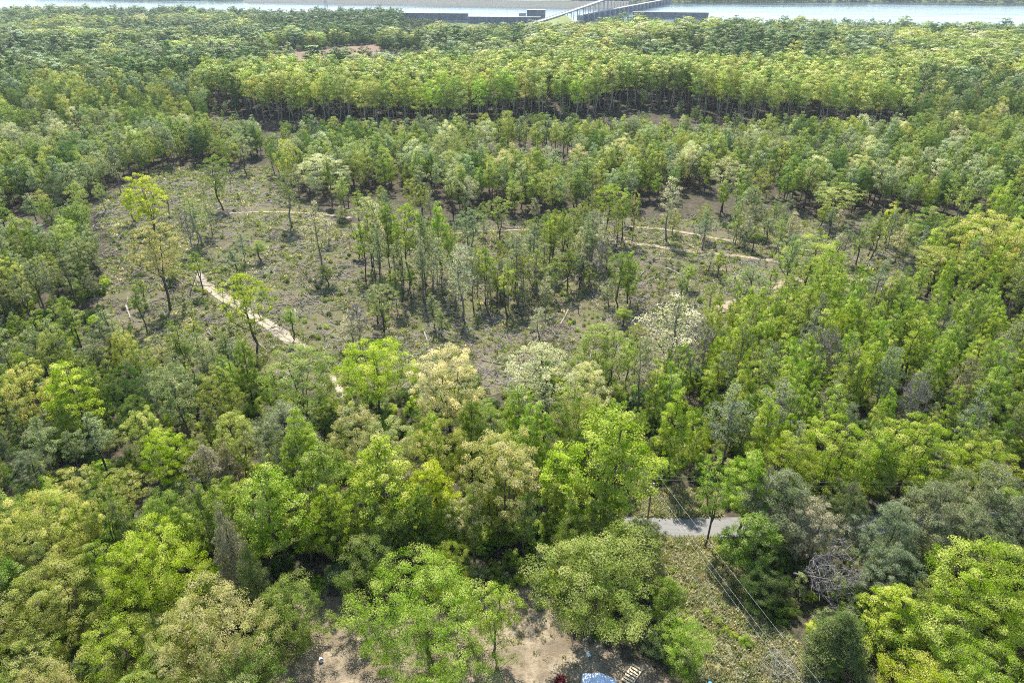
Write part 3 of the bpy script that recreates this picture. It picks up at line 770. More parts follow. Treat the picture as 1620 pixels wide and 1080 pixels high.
 ('thin', 'mid green', 1190, 420, 90, 20, 'nearly bare tree with dark forked trunk by the clay track'),
 ('column', 'lime green', 1418, 318, 24, 17, 'thin yellow-green pole tree at the right end of the clearing'),
 ('poplar', 'mid green', 1474, 326, 68, 20, 'dark-sided green tree at the right end of the clearing'),
 ('oak', 'yellow-green', 1580, 340, 130, 25, 'big yellow-green oak at the right edge above the fresh green wood'),
 ('airy', 'yellow-green', 1490, 390, 82, 17, 'yellow-green crooked tree left of the big oak at the right edge'),
 ('airy', 'grey-green', 1260, 370, 56, 22, 'grey-green tree with thin stem left of the large leaning green tree'),
 ('thin', 'grey-green', 1120, 330, 34, 16, 'thin half-dead tree in the middle of the clay tracks'),
]
for (k, c, px, py, w, h, lab) in HERO: hero(k, c, px, py, w, h, lab)
hero('airy', 'fresh green', 1140, 720, 78, 20, 'leaning forked tree standing at the edge of the road', tilt=R(7), base=(1113, 868))
bare_spec = [(1106, 500, 70, 20, 'leafless grey tree behind the cream-topped tree'), (562, 480, 40, 14, 'small leafless tree left of the island of trees'),
             (952, 380, 30, 17, 'leafless pole tree left of the vivid green slim tree'), (1460, 590, 50, 19, 'leafless grey tree in the fresh green wood'),
             (1320, 520, 50, 18, 'leafless twiggy tree below the large leaning green tree'), (290, 330, 30, 16, 'leafless stick-like tree in the upper clearing'),
             (1220, 740, 40, 17, 'leafless grey tree right of the leaning roadside tree')]
for (px, py, w, h, lab) in bare_spec: hero('bare', 'bare grey', px, py, w, h, lab)
ISLAND = [(560, 440), (620, 425), (700, 430), (725, 470), (690, 490), (610, 480)]
GULLY = [(740, 470), (800, 440), (860, 400), (940, 370), (1000, 360), (1000, 400), (930, 450), (880, 500), (800, 510), (750, 500)]
UPPER = [(440, 300), (500, 350), (600, 370), (700, 372), (700, 352), (560, 345), (470, 300)]
RIGHT = [(1040, 372), (1200, 366), (1420, 372), (1430, 420), (1290, 425), (1120, 395)]
slim = {}
for poly, n_, zone, h0, h1 in ((ISLAND, 16, 'in the island of trees', 20, 27), (GULLY, 40, 'around the gully', 14, 22), (UPPER, 10, 'behind the island of trees', 12, 18), (CLEAR, 62, 'scattered over the clearing', 6, 15), (RIGHT, 27, 'beside the brown tracks', 10, 17)):
    cx = np.array(poly); k_ = 0; tries = 0
    while k_ < n_ and tries < 4000:
        tries += 1
        u_, v_ = rng.uniform(cx[:, 0].min(), cx[:, 0].max()), rng.uniform(cx[:, 1].min(), cx[:, 1].max())
        if not inpoly(np.array([u_]), np.array([v_]), poly)[0]: continue
        x, y = ground(u_, v_)
        if placed and min(math.hypot(x - p[0], y - p[1]) for p in placed) < 2.6: continue
        kc = [('thin', 'grey-green'), ('bole', 'mid green'), ('bole', 'grey-green'), ('thin', 'fresh green'), ('bole', 'fresh green'), ('airy', 'olive green'), ('thin', 'pale yellow')][int(rng.integers(7))]
        h = rng.uniform(h0, h1); slim.setdefault((kc, zone), []).append((u_, x, y, h)); placed.append((x, y, 1.0)); k_ += 1
for (kc, zone), ts in slim.items():
    ts.sort()
    for i, (u_, x, y, h) in enumerate(ts):
        base_ = f'slim {kc[1]} {SHAPE[kc[0]]} tree {zone}'
        n_ = i + 1; th = f"{n_}{'th' if 10 <= n_ % 100 <= 20 else {1: 'st', 2: 'nd', 3: 'rd'}.get(n_ % 10, 'th')}"
        put_tree(kc[0], kc[1], x, y, h, {'thin': 2.2, 'airy': 2.7, 'bole': 2.3}[kc[0]] * rng.uniform(.8, 1.2), base_ if len(ts) == 1 else f'{base_}, {th} from left', group='slim trees ' + zone)
hero('feather', 'grey-green', 1012, 790, 55, 6, 'pale bush at the left end of the visible road', base=(1010, 862))
for p_, r_ in (((1292, 925), 6.0), ((1285, 975), 4.5), ((1310, 1010), 3.0)):
    placed.append((*ground(*p_), r_))
rowt = {}
for i in range(30):
    u_ = -120 + i * 38 + rng.uniform(-12, 12)
    if u_ > 985: continue
    x, y = ground(u_, rng.uniform(862, 895))
    kc = [('poplar', 'mid green'), ('column', 'fresh green'), ('poplar', 'fresh green'), ('column', 'mid green'), ('airy', 'mid green')][int(rng.integers(5))]
    rowt.setdefault(kc, []).append((u_, x, y, rng.uniform(12, 18)))
for kc, ts in rowt.items():
    for i, (u_, x, y, h) in enumerate(sorted(ts)):
        base_ = f'{kc[1]} {SHAPE[kc[0]]} tree on the near side of the road'
        put_tree(kc[0], kc[1], x, y, h, {'poplar': 2.6, 'column': 2.0, 'airy': 2.9}[kc[0]], base_ if len(ts) == 1 else f'{base_}, {ordinal(i + 1)} from left', group='trees along the road')
N_HERO = len(placed)

# ------------------------------------------------------------------ the rest of the wood
def occupied(x, y, rmin):
    P = np.array(placed); d = np.hypot(P[:, 0] - x, P[:, 1] - y)
    return np.any(d < 0.70 * (P[:, 2] + rmin))
def hexgrid(y0, y1, sp):
    out = []
    y = y0; row = 0
    while y < y1:
        hw = 0.86 * (y * CP + CAM_H * SP) + 14
        xs = np.arange(-hw + (sp / 2 if row % 2 else 0), hw, sp)
        out.append(np.stack([xs, np.full(len(xs), y)], 1)); y += sp * 0.866; row += 1
    P = np.vstack(out); return P + rng.uniform(-0.42, 0.42, P.shape) * sp
def pick(opts):
    n_, w_ = zip(*opts); w_ = np.array(w_, float); return n_[int(rng.choice(len(n_), p=w_ / w_.sum()))]
def blocked(P):
    z = H(P[:, 0], P[:, 1]); u, v, d = pix(P[:, 0], P[:, 1], z)
    b = np.zeros(len(P), bool)
    x_, y_ = P[:, 0], P[:, 1]
    su = (np.sin(x_ / 9 + 1.3 * np.sin(y_ / 13)) + np.sin(x_ / 4.1 + y_ / 5.3)) * 16 * np.clip(v / 500, .3, 1)
    sv = (np.sin(y_ / 8 + 1.7 * np.sin(x_ / 11)) + np.sin(x_ / 6.3 - y_ / 7.7)) * 11 * np.clip(v / 500, .3, 1)
    b |= inpoly(u + su, v + sv, CLEAR)
    for poly in (FIELD, YARD, CUT, VERGE, BANK): b |= inpoly(u, v, poly)
    b |= (road_dist(P[:, 0], P[:, 1]) < 4.6) & (P[:, 1] < 140)
    b |= P[:, 1] > shore(P[:, 0]) - 30
    return b, u, v, d, z
cand = []   # x, y, z, h, r, kind, colour, depth, zone
def fill(y0, y1, sp, chooser, keep=1.0, gaps=-9.0):
    P = hexgrid(y0, y1, sp)
    P = P[rng.uniform(size=len(P)) < keep]
    b, u, v, d, z = blocked(P)
    gap = np.sin(P[:, 0] / 19 + 2 * np.sin(P[:, 1] / 31)) + np.sin(P[:, 1] / 15 + 1.7 * np.sin(P[:, 0] / 27 + 1)) + rng.normal(0, .5, len(P))
    b |= (gap < gaps)
    for i in np.nonzero(~b)[0]:
        got = chooser(P[i, 0], P[i, 1], u[i], v[i])
        if got is None: continue
        kind, colour, h, r, zone = got
        tu, tv, _ = pix(P[i, 0], P[i, 1], z[i] + h)
        if tv > 1150 or u[i] < -160 or u[i] > 1780: continue
        cand.append((P[i, 0], P[i, 1], z[i], h, r, kind, colour, d[i], zone, tu))
def near(x, y, u, v):
    if u > 1130:
        zone = 'right of the power line' if v > 850 else 'right of the clearing'
        if v > 850:
            k, c = pick([(('feather', 'fresh green'), 4), (('poplar', 'fresh green'), 3), (('pine', 'blue-green'), 3), (('cedar', 'dark olive'), 2), (('feather', 'mid green'), 3)])
            return k, c, rng.uniform(9, 15), rng.uniform(2.8, 4.2), zone
        k, c = pick([(('bole', 'fresh green'), 4), (('poplar', 'fresh green'), 5), (('column', 'fresh green'), 6), (('airy', 'fresh green'), 2), (('thin', 'grey-green'), 3), (('column', 'mid green'), 2), (('thin', 'fresh green'), 3), (('oak', 'fresh green'), .8)])
        h = rng.uniform(13, 22)
        return k, c, h, h * {'poplar': .135, 'column': .105, 'airy': .17, 'thin': .13, 'oak': .19, 'bole': .13}[k], zone
    if v > 850:
        zone = 'beside the sandy yard' if u > 330 else 'in the lower left wood'
        k, c = pick([(('feather', 'mid green'), 4), (('feather', 'fresh green'), 3), (('oak', 'olive green'), 2), (('poplar', 'mid green'), 3), (('feather', 'golden olive'), 1.5)])
        return k, c, rng.uniform(10, 16), rng.uniform(3.0, 4.4), zone
    if u < 330:
        zone = 'left of the clearing' if v < 640 else 'below the clearing'
        if rng.uniform() < .3: return None
        k, c = pick([(('bole', 'grey-green'), 4), (('bole', 'mid green'), 4), (('oak', 'olive green'), 2), (('airy', 'grey-green'), 2), (('poplar', 'mid green'), 2), (('column', 'mid green'), 2), (('airy', 'mid green'), 2), (('thin', 'grey-green'), 2), (('oak', 'yellow-green'), 1), (('pine', 'blue-green'), .6)])
        h = rng.uniform(12, 20) if v < 640 else rng.uniform(12, 20)
        return k, c, h, h * {'poplar': .155, 'column': .12, 'airy': .19, 'thin': .13, 'oak': .2, 'pine': .18, 'bole': .14}[k], zone
    zone = 'below the clearing'
    if v < 740 and rng.uniform() < .5: return None
    if v < 740:
        k, c = pick([(('airy', 'olive green'), 3), (('column', 'fresh green'), 3), (('thin', 'grey-green'), 3), (('oak', 'olive green'), 2), (('feather', 'fresh green'), 2)])
        h = rng.uniform(4, 10)
    else:
        k, c = pick([(('poplar', 'fresh green'), 4), (('poplar', 'mid green'), 4), (('column', 'fresh green'), 3), (('oak', 'olive green'), 2), (('feather', 'mid green'), 2)])
        h = rng.uniform(15, 23)
    return k, c, h, h * {'poplar': .155, 'column': .125, 'airy': .19, 'thin': .13, 'oak': .19, 'feather': .24}[k], zone
fill(42, 62, 6.0, lambda x, y, u, v: near(x, y, u, v) if (u < 430 or u > 1420) else None)
fill(62, 128, 6.4, near)
def middle(x, y, u, v):
    if u > 900: return near(x, y, max(u, 1131), v)
    if u < 420: return near(x, y, min(u, 329), v)
    return near(x, y, u, v)
fill(128, 300, 5.4, lambda x, y, u, v: middle(x, y, u, v) if v > 345 else None, gaps=-1.3)
def behind(x, y, u, v):
    if v > 345: return None
    if v < 238:
        k, c = pick([(('column', 'mid green'), 4), (('airy', 'mid green'), 3), (('thin', 'grey-green'), 3), (('oak', 'olive green'), 2), (('oak', 'pale yellow'), 1)])
        h = rng.uniform(4, 12) if 340 < u < 1450 else rng.uniform(11, 18)
        if 340 < u < 1450 and rng.uniform() < (.6 if v < 224 else .3): return None
    else:
        k, c = pick([(('bole', 'mid green'), 5), (('bole', 'olive green'), 4), (('bole', 'grey-green'), 3), (('poplar', 'mid green'), 2), (('oak', 'olive green'), 2), (('airy', 'grey-green'), 2), (('oak', 'pale yellow'), 1.4), (('thin', 'grey-green'), 2), (('oak', 'deep green'), 1)])
        h = rng.uniform(14, 22)
    if u < 420 and rng.uniform() < 0.4: k, c = pick([(('poplar', 'mid green'), 3), (('airy', 'grey-green'), 2), (('oak', 'deep green'), 1), (('pine', 'blue-green'), 1)])
    return k, c, h, h * {'poplar': .18, 'column': .14, 'airy': .23, 'thin': .14, 'oak': .22, 'pine': .2, 'bole': .14}[k], 'behind the clearing'
fill(225, 415, 6.2, behind, gaps=-0.8)
def wall(x, y, u, v):
    if 330 < u < 1430 and y < 424 + 24 * math.sin(x / 47) + 11 * math.sin(x / 15 + 2) + 14 * (u < 460) : return (lambda g: g)(behind(x, y, u, 230) if rng.uniform() < .6 else None)
    k, c = pick([(('oak', 'olive green'), 4), (('oak', 'yellow-green'), 5), (('poplar', 'fresh green'), 3), (('airy', 'yellow-green'), 3), (('poplar', 'mid green'), 3), (('oak', 'mid green'), 2), (('pine', 'blue-green'), .5)])
    if u > 1430: k, c = pick([(('oak', 'forest green'), 4), (('poplar', 'forest green'), 4), (('airy', 'grey-green'), 2), (('thin', 'tan'), 1), (('oak', 'yellow-green'), 2)])
    if u < 330: k, c = pick([(('oak', 'forest green'), 3), (('poplar', 'forest green'), 5), (('oak', 'olive green'), 3), (('oak', 'yellow-green'), 2), (('pine', 'blue-green'), .6), (('airy', 'grey-green'), 2)])
    h = rng.uniform(24, 31) if 330 < u < 1430 else rng.uniform(15, 22)
    if 330 < u < 1430 and k != 'pine': k = 'tall'
    return k, c, h, h * {'poplar': .17, 'column': .14, 'airy': .19, 'thin': .14, 'oak': .2, 'pine': .18, 'tall': .165}[k], 'far'
fill(415, 455, 8.6, wall)
fill(455, 520, 7.4, wall)
def far(x, y, u, v):
    f = math.sin(x / 57 + 1.4 * math.sin(y / 83)) + math.sin(y / 61 + 1.2 * math.sin(x / 71)) + rng.normal(0, .45)
    f += -0.75 if u < 650 else 0.0
    if f > 0.75: k, c, q = *pick([(('oak', 'yellow-green'), 4), (('oak', 'olive green'), 5), (('oak', 'golden olive'), 1.5), (('oak', 'fresh green'), 2), (('oak', 'pale yellow'), .8)]), .37
    elif f < -0.75: k, c, q = *pick([(('poplar', 'forest green'), 5), (('column', 'forest green'), 5), (('column', 'deep green'), 2), (('poplar', 'grey-green'), 2), (('pine', 'dark olive'), 1.2)]), .24
    else: k, c, q = *pick([(('oak', 'forest green'), 5), (('poplar', 'forest green'), 2), (('oak', 'olive green'), 3), (('oak', 'deep green'), 2), (('oak', 'grey-green'), 3), (('pine', 'blue-green'), .8), (('oak', 'yellow-green'), 1)]), .34
    if v < 72 and 420 < u < 690: k, c, q = *pick([(('poplar', 'deep green'), 4), (('column', 'forest green'), 4), (('oak', 'deep green'), 3), (('oak', 'forest green'), 2)]), .28
    if 700 < u < 920 and v < 56: k, c, q = 'pine', 'dark olive', .2
    h = rng.uniform(15, 25) * (1.2 if rng.uniform() < .06 else 1.0)
    if k in ('poplar', 'column', 'pine'): q = min(q, .26)
    if 430 < u < 670 and 600 < y < 860: h = min(h, rng.uniform(5, 8))
    if 640 < u < 945 and y > 985: h = rng.uniform(5, 9)
    elif k == 'pine' and v < 56: h = 11
    return k, c, h, h * q * rng.uniform(.9, 1.4), 'far'
def under(x, y, u, v):
    k, c = pick([(('poplar', 'forest green'), 3), (('oak', 'deep green'), 3), (('column', 'forest green'), 3), (('oak', 'forest green'), 2)])
    h = rng.uniform(6, 12)
    if 430 < u < 670 and 600 < y < 860: return None
    if 640 < u < 945 and y > 985: h = rng.uniform(4, 7)
    return k, c, h, h * .28, 'far'
fill(520, 900, 14.0, far, gaps=-1.7)
fill(900, 1640, 16.5, far)
fill(520, 1100, 8.0, under)
fill(1100, 1640, 10.0, under)

# the largest in view stand as trees of their own; the others make up the wood
cand = [c for c in cand if c[1] > 430 or not occupied(c[0], c[1], c[4])]
cand.sort(key=lambda c: -c[3] / c[7])
N_OWN = 54
own = [c for c in cand if c[8] != 'far'][:N_OWN]
own_ids = set(id(c) for c in own)
rest = [c for c in cand if id(c) not in own_ids]
fam = {}
for c in own:
    size = 'tall' if c[3] > 16 else ('low' if c[3] < 11 else 'middling')
    what = {'pine': 'pine', 'cedar': 'cedar'}.get(c[5], SHAPE[c[5]] + ' tree')
    fam.setdefault(f'{size} {c[6]} {what} {c[8]}', []).append(c)
for base, cs in fam.items():
    cs.sort(key=lambda c: c[9])
    for i, c in enumerate(cs):
        lab = base if len(cs) == 1 else f'{base}, {ordinal(i + 1)} from left'
        put_tree(c[5], c[6], c[0], c[1], c[3], c[4], lab, group='trees ' + c[8])
print('individual trees', len(placed), 'mass', len(rest))

# ------------------------------------------------------------------ scattering for what nobody could count
def scatter(name, sources, pts, rot, scl, idx_, col, label, cat):
    """one object whose points carry copies of the source meshes"""
    coll = bpy.data.collections.new(name + '_sources')
    for i, me in enumerate(sources):
        o = bpy.data.objects.new(f'{name}_source_{i:03d}', me); coll.objects.link(o)
    me = bpy.data.meshes.new(name); n_ = len(pts)
    me.vertices.add(n_); me.vertices.foreach_set('co', np.asarray(pts, np.float32).ravel())
    for an, ty, val in (('rot', 'FLOAT_VECTOR', rot), ('scl', 'FLOAT_VECTOR', scl), ('tcol', 'FLOAT_VECTOR', col)):
        a = me.attributes.new(an, ty, 'POINT'); a.data.foreach_set('vector', np.asarray(val, np.float32).ravel())
    a = me.attributes.new('pick', 'INT', 'POINT'); a.data.foreach_set('value', np.asarray(idx_, np.int32))
    ob = link(name, me)
    ng = bpy.data.node_groups.new(name, 'GeometryNodeTree')
    ng.interface.new_socket('Geometry', in_out='INPUT', socket_type='NodeSocketGeometry')
    ng.interface.new_socket('Geometry', in_out='OUTPUT', socket_type='NodeSocketGeometry')
    gi = ng.nodes.new('NodeGroupInput'); go = ng.nodes.new('NodeGroupOutput')
    ip = ng.nodes.new('GeometryNodeInstanceOnPoints'); ci = ng.nodes.new('GeometryNodeCollectionInfo')
    ci.inputs['Collection'].default_value = coll; ci.inputs['Separate Children'].default_value = True; ci.inputs['Reset Children'].default_value = True
    ip.inputs['Pick Instance'].default_value = True
    def named(nm, ty):
        q = ng.nodes.new('GeometryNodeInputNamedAttribute'); q.data_type = ty; q.inputs['Name'].default_value = nm
        return next(s for s in q.outputs if s.enabled and s.name == 'Attribute')
    L = ng.links
    L.new(gi.outputs[0], ip.inputs['Points']); L.new(ci.outputs[0], ip.inputs['Instance'])
    L.new(named('pick', 'INT'), ip.inputs['Instance Index']); L.new(named('rot', 'FLOAT_VECTOR'), ip.inputs['Rotation']); L.new(named('scl', 'FLOAT_VECTOR'), ip.inputs['Scale'])
    L.new(ip.outputs[0], go.inputs[0])
    mod = ob.modifiers.new('copies', 'NODES'); mod.node_group = ng
    tag(ob, label, cat, kind='stuff')
    return ob
src = []; where = {}
for lod in ('mid_', 'far_'):
    for k, vs_ in LOD[lod].items():
        for j, (me, Ht, Rc) in enumerate(vs_):
            where[(lod, k, j)] = (len(src), Ht, Rc); src.append(me)
for k, vs_ in KIND.items():
    for j, (tm, cm, Ht, Rc) in enumerate(vs_):
        if cm is None or k in ('bush', 'sapling'): continue
        where[('fine', k, j)] = (len(src), Ht, Rc); src += [tm, cm]
P_, R_, S_, I_, C_ = [], [], [], [], []
for c in rest:
    k = {'feather': 'oak', 'spread': 'oak', 'cedar': 'pine', 'bare': 'thin'}.get(c[5], c[5])
    lod = 'mid_' if c[7] < 430 else 'far_'
    if c[7] < 215 and c[5] in KIND:
        i_, Ht, Rc = where[('fine', c[5], int(rng.integers(len(KIND[c[5]]))))]; s_ = c[4] / Rc; a_ = rng.uniform(0, 6.28); cc = jitter(TC[c[6]], 0.15)
        for q in (0, 1): P_.append((c[0], c[1], c[2] - 0.2)); R_.append((0, 0, a_)); S_.append((s_, s_, c[3] / Ht)); I_.append(i_ + q); C_.append(cc)
        continue
    i_, Ht, Rc = where[(lod, k, int(rng.integers(3)))]
    P_.append((c[0], c[1], c[2] - 0.2)); R_.append((0, 0, rng.uniform(0, 6.28))); s_ = c[4] / Rc; S_.append((s_, s_ * rng.uniform(.85, 1.15), c[3] / Ht)); I_.append(i_); C_.append(jitter(TC[c[6]], 0.2))
# far bank beyond the river
xs = rng.uniform(-1600, 1900, 5200); ys = far_shore(xs) + 8 + 420 * rng.uniform(0, 1, 5200) ** 1.6
u, v, d = pix(xs, ys, H(xs, ys))
for x, y, q in zip(xs, ys, u):
    if 640 < q < 900: continue
    i_, Ht, Rc = where[('far_', 'oak', int(rng.integers(3)))]
    P_.append((x, y, Hs(x, y))); R_.append((0, 0, rng.uniform(0, 6.28))); S_.append((1.2, 1.2, 0.9)); I_.append(i_); C_.append(jitter(TC['mid green'], 0.2))
scatter('forest', src, P_, R_, S_, I_, C_, 'mixed green wood stretching from the clearing to the river', 'forest')

# ------------------------------------------------------------------ undergrowth, weeds and slash
def tuft(seed, n, hgt, rad, wid):
    rg = np.random.default_rng(seed)
    a = rg.uniform(0, 6.28, n); r0 = rad * np.sqrt(rg.uniform(0, 1, n)); hh = hgt * rg.uniform(0.4, 1.1, n)
    B = np.stack([np.cos(a) * r0, np.sin(a) * r0, np.zeros(n)], 1); o_ = rg.uniform(0, 6.28, n)
    lean = np.stack([np.cos(o_), np.sin(o_), np.zeros(n)], 1) * (hh * rg.uniform(0.2, 0.9, n))[:, None]
    T = B + lean; T[:, 2] = hh
    s = np.stack([-np.sin(o_), np.cos(o_), np.zeros(n)], 1) * (wid * rg.uniform(.6, 1.3, n))[:, None]
    m_ = (B + T) / 2; m_[:, 2] += hh * 0.2
    V = np.stack([B - s * .4, B + s * .4, m_ + s, T, m_ - s], 1).reshape(-1, 3)
    i = np.arange(n) * 5
    Q = np.stack([i, i + 1, i + 2, i + 4], 1); T3 = np.stack([i + 4, i + 2, i + 3], 1)
    lv = np.clip(rg.normal(0.5, .25, 2 * n), 0, 1)
    return mesh_np('tuft', V, [Q, T3], [M['leaf']], lv=lv)
tufts = [tuft(s, 26, 0.75, 0.55, 0.07) for s in range(4)] + [tuft(20 + s, 34, 0.45, 0.9, 0.08) for s in range(3)]
def points_in(polys, n_, seed, pad=None):
    """about n_ random ground points inside photo outlines, even over the ground"""
    rg = np.random.default_rng(seed); out = []
    V = np.array([ground(*p) for poly in polys for p in poly if p[1] <= 1120] + [(0, 48)])
    lo, hi = V.min(0), V.max(0)
    A = np.prod(hi - lo); P = rg.uniform(lo, hi, (n_, 2))
    z = H(P[:, 0], P[:, 1]); u, v, d = pix(P[:, 0], P[:, 1], z)
    w = np.zeros(n_, bool)
    for p in polys: w |= inpoly(u, v, p)
    w &= (road_dist(P[:, 0], P[:, 1]) > 2.75) | (P[:, 1] > 140)
    w[w] &= off_track(P[w])
    return P[w], z[w], u[w], v[w]
def weeds(name, polys, n_, seed, cols, smin, smax, label, cat, sources=tufts, thin=0.0):
    rg = np.random.default_rng(seed)
    P, z, u, v = points_in(polys, n_, seed)
    # patchy: weeds gather in flushes
    f = np.sin(P[:, 0] / 7.3 + 1.3 * np.sin(P[:, 1] / 9.1)) + np.sin(P[:, 1] / 6.1 + 1.1 * np.sin(P[:, 0] / 11.0)) + rg.normal(0, .7, len(P))
    k = f > thin
    P, z = P[k], z[k]; n2 = len(P)
    col = np.array([jitter(TC[cols[int(rg.integers(len(cols)))]] if isinstance(cols[0], str) else cols[int(rg.integers(len(cols)))], .2) for _ in range(n2)])
    s = rg.uniform(smin, smax, n2)
    return scatter(name, sources, np.c_[P, z - 0.03], np.c_[np.zeros((n2, 2)), rg.uniform(0, 6.28, n2)], np.c_[s, s, s * rg.uniform(.7, 1.3, n2)], rg.integers(len(sources), size=n2), col, label, cat)
straw = (0.50, 0.475, 0.31); straw2 = (0.37, 0.365, 0.20); wgreen = (0.27, 0.31, 0.09); wgreen2 = (0.19, 0.235, 0.07)
weeds('weeds', [CLEAR, SCRUB], 75000, 5, [wgreen, wgreen2, straw2, straw], 0.5, 1.5, 'low green and straw weeds over the logged clearing', 'weeds', thin=-0.3)
weeds('grass', [CUT, VERGE], 26000, 6, [straw, straw2, wgreen, straw], 0.5, 1.2, 'dry straw-coloured grass under the power lines', 'grass', thin=-1.6)
weeds('yard_grass', [YARD], 5000, 8, [wgreen, straw2], 0.3, 0.8, 'sparse grass tufts on the sandy yard', 'grass', thin=1.0)
def stick_pile(seed, n_, L0, L1, r0, r1, spread, m_):
    rg = np.random.default_rng(seed); mb = MB()
    for _ in range(n_):
        L = rg.uniform(L0, L1); a = rg.normal(0.6, 0.9); p = np.r_[rg.normal(0, spread, 2), rg.uniform(0.02, 0.25)]
        d = np.array([math.cos(a), math.sin(a), rg.normal(0, 0.12)]); q = p + d * L; mid = (p + q) / 2 + rg.normal(0, 0.06 * L, 3) * [1, 1, .3]
        r = rg.uniform(r0, r1); mb.tube([p, mid, q], [r, r * .8, r * .35], 3, cap=False)
    return mb.mesh('sticks', m_)
piles = [stick_pile(s, 12, 1.0, 5.0, .04, .11, 1.8, M[['deadwood', 'bark_pale', 'twig'][s % 3]]) for s in range(6)]
P, z, u, v = points_in([CLEAR, SCRUB], 13000, 31)
rg = np.random.default_rng(32); n2 = len(P); s = rg.uniform(.5, 1.4, n2)
scatter('slash', piles, np.c_[P, z], np.c_[np.zeros((n2, 2)), rg.uniform(0, 6.28, n2)], np.c_[s, s, s], rg.integers(6, size=n2), np.tile((.3, .3, .3), (n2, 1)), 'grey sticks and branch litter left over the logged clearing', 'branch litter')
# understorey below the near trees
cu = [TC['mid green'], TC['deep green'], TC['fresh green'], TC['grey-green']]
ub = [KIND['bush'][i][1] for i in range(3)] + [KIND['sapling'][i][1] for i in range(3)]
PU = np.vstack([hexgrid(48, 150, 3.1), hexgrid(150, 235, 4.2)])
bl, u, v, d, z = blocked(PU)
rg = np.random.default_rng(41)
k = ~bl & (rg.uniform(size=len(PU)) < .8) & (u > -120) & (u < 1740) & (v < 1200)
PU, z, u = PU[k], z[k], u[k]; n2 = len(PU)
ii = np.where(rg.uniform(size=n2) < .75, rg.integers(0, 3, n2), rg.integers(3, 6, n2)); s = rg.uniform(.35, .95, n2)
cu = [TC['mid green'], TC['deep green'], TC['fresh green'], TC['grey-green']]
col = np.array([jitter(cu[int(rg.integers(4))], .2) for _ in range(n2)])
scatter('undergrowth', ub, np.c_[PU, z - .05], np.c_[np.zeros((n2, 2)), rg.uniform(0, 6.28, n2)], np.c_[s, s, s * rg.uniform(.7, 1.2, n2)], ii, col, 'bushes and saplings filling the floor of the near wood', 'undergrowth')
# roadside bushes
xs = np.linspace(*np.array([ground(-150, 858)[0], ground(985, 858)[0]]), 75); rg = np.random.default_rng(43)
ys = np.interp(xs, RP[:, 0], RP[:, 1]) - rg.uniform(3.4, 4.6, 75); s = rg.uniform(.9, 1.35, 75)
scatter('hedgerow', ub, np.c_[xs, ys, H(xs, ys) - .05], np.c_[np.zeros((75, 2)), rg.uniform(0, 6.28, 75)], np.c_[s, s, s], rg.integers(0, 3, 75), np.array([jitter(cu[int(rg.integers(3))], .2) for _ in range(75)]), 'tangled bushes along the near side of the road', 'hedgerow')
# regrowth over the clearing
P, z, u, v = points_in([CLEAR], 7000, 55); rg = np.random.default_rng(56); n2 = len(P); s = rg.uniform(.10, .32, n2)
col = np.array([jitter(cu[int(rg.integers(4))], .25) for _ in range(n2)])
scatter('regrowth', ub, np.c_[P, z - .03], np.c_[np.zeros((n2, 2)), rg.uniform(0, 6.28, n2)], np.c_[s, s, s], rg.integers(0, 6, n2), col, 'knee-high leafy regrowth dotted over the logged clearing', 'regrowth')
# brush in the strip in front of the far tree wall and at the clearing's margins
P, z, u, v = points_in([SCRUB], 9000, 51); rg = np.random.default_rng(52)
k = rg.uniform(size=len(P)) < .22; P, z = P[k], z[k]; n2 = len(P); s = rg.uniform(.5, 1.3, n2)
col = np.array([jitter(cu[int(rg.integers(4))], .25) for _ in range(n2)])
scatter('brush', ub, np.c_[P, z - .05], np.c_[np.zeros((n2, 2)), rg.uniform(0, 6.28, n2)], np.c_[s, s, s], rg.integers(0, 6, n2), col, 'low brush in the strip before the far tree wall', 'brush')

# ------------------------------------------------------------------ single bushes of the clearing and the cut
def zone_word(u):
    return 'left part' if u < 520 else ('middle' if u < 950 else 'right part')
P, z, u, v = points_in([CLEAR], 900, 61); rg = np.random.default_rng(62)
bl = []
for i in range(len(P)):
    if len(bl) >= 75: break
    if rg.uniform() < .5: continue
    bl.append((P[i, 0], P[i, 1], u[i], ['fresh green', 'mid green', 'olive green'][int(rg.integers(3))], rg.uniform(.5, 1.9), 'of the clearing'))
for (px, py) in [(1118, 972), (1136, 985), (1148, 1000), (1160, 1008), (1185, 965), (1095, 930), (1178, 1018), (1062, 905)]:
    x, y = ground(px, py); bl.append((x, y, px, 'fresh green', rg.uniform(.9, 1.5), 'of the power-line cut'))
fam = {}
for b in bl:
    zn = f'in the {zone_word(b[2])} {b[5]}' if 'clearing' in b[5] else 'in the grassy power-line cut'
    fam.setdefault(f'low {b[3]} bush {zn}', []).append(b)
for base, bs in fam.items():
    bs.sort(key=lambda b: b[2])
    for i, b in enumerate(bs):
        put_tree('bush', b[3], b[0], b[1], b[4], b[4] * rng.uniform(.45, .7), base if len(bs) == 1 else f'{base}, {ordinal(i + 1)} from the left', group='bushes ' + b[5])

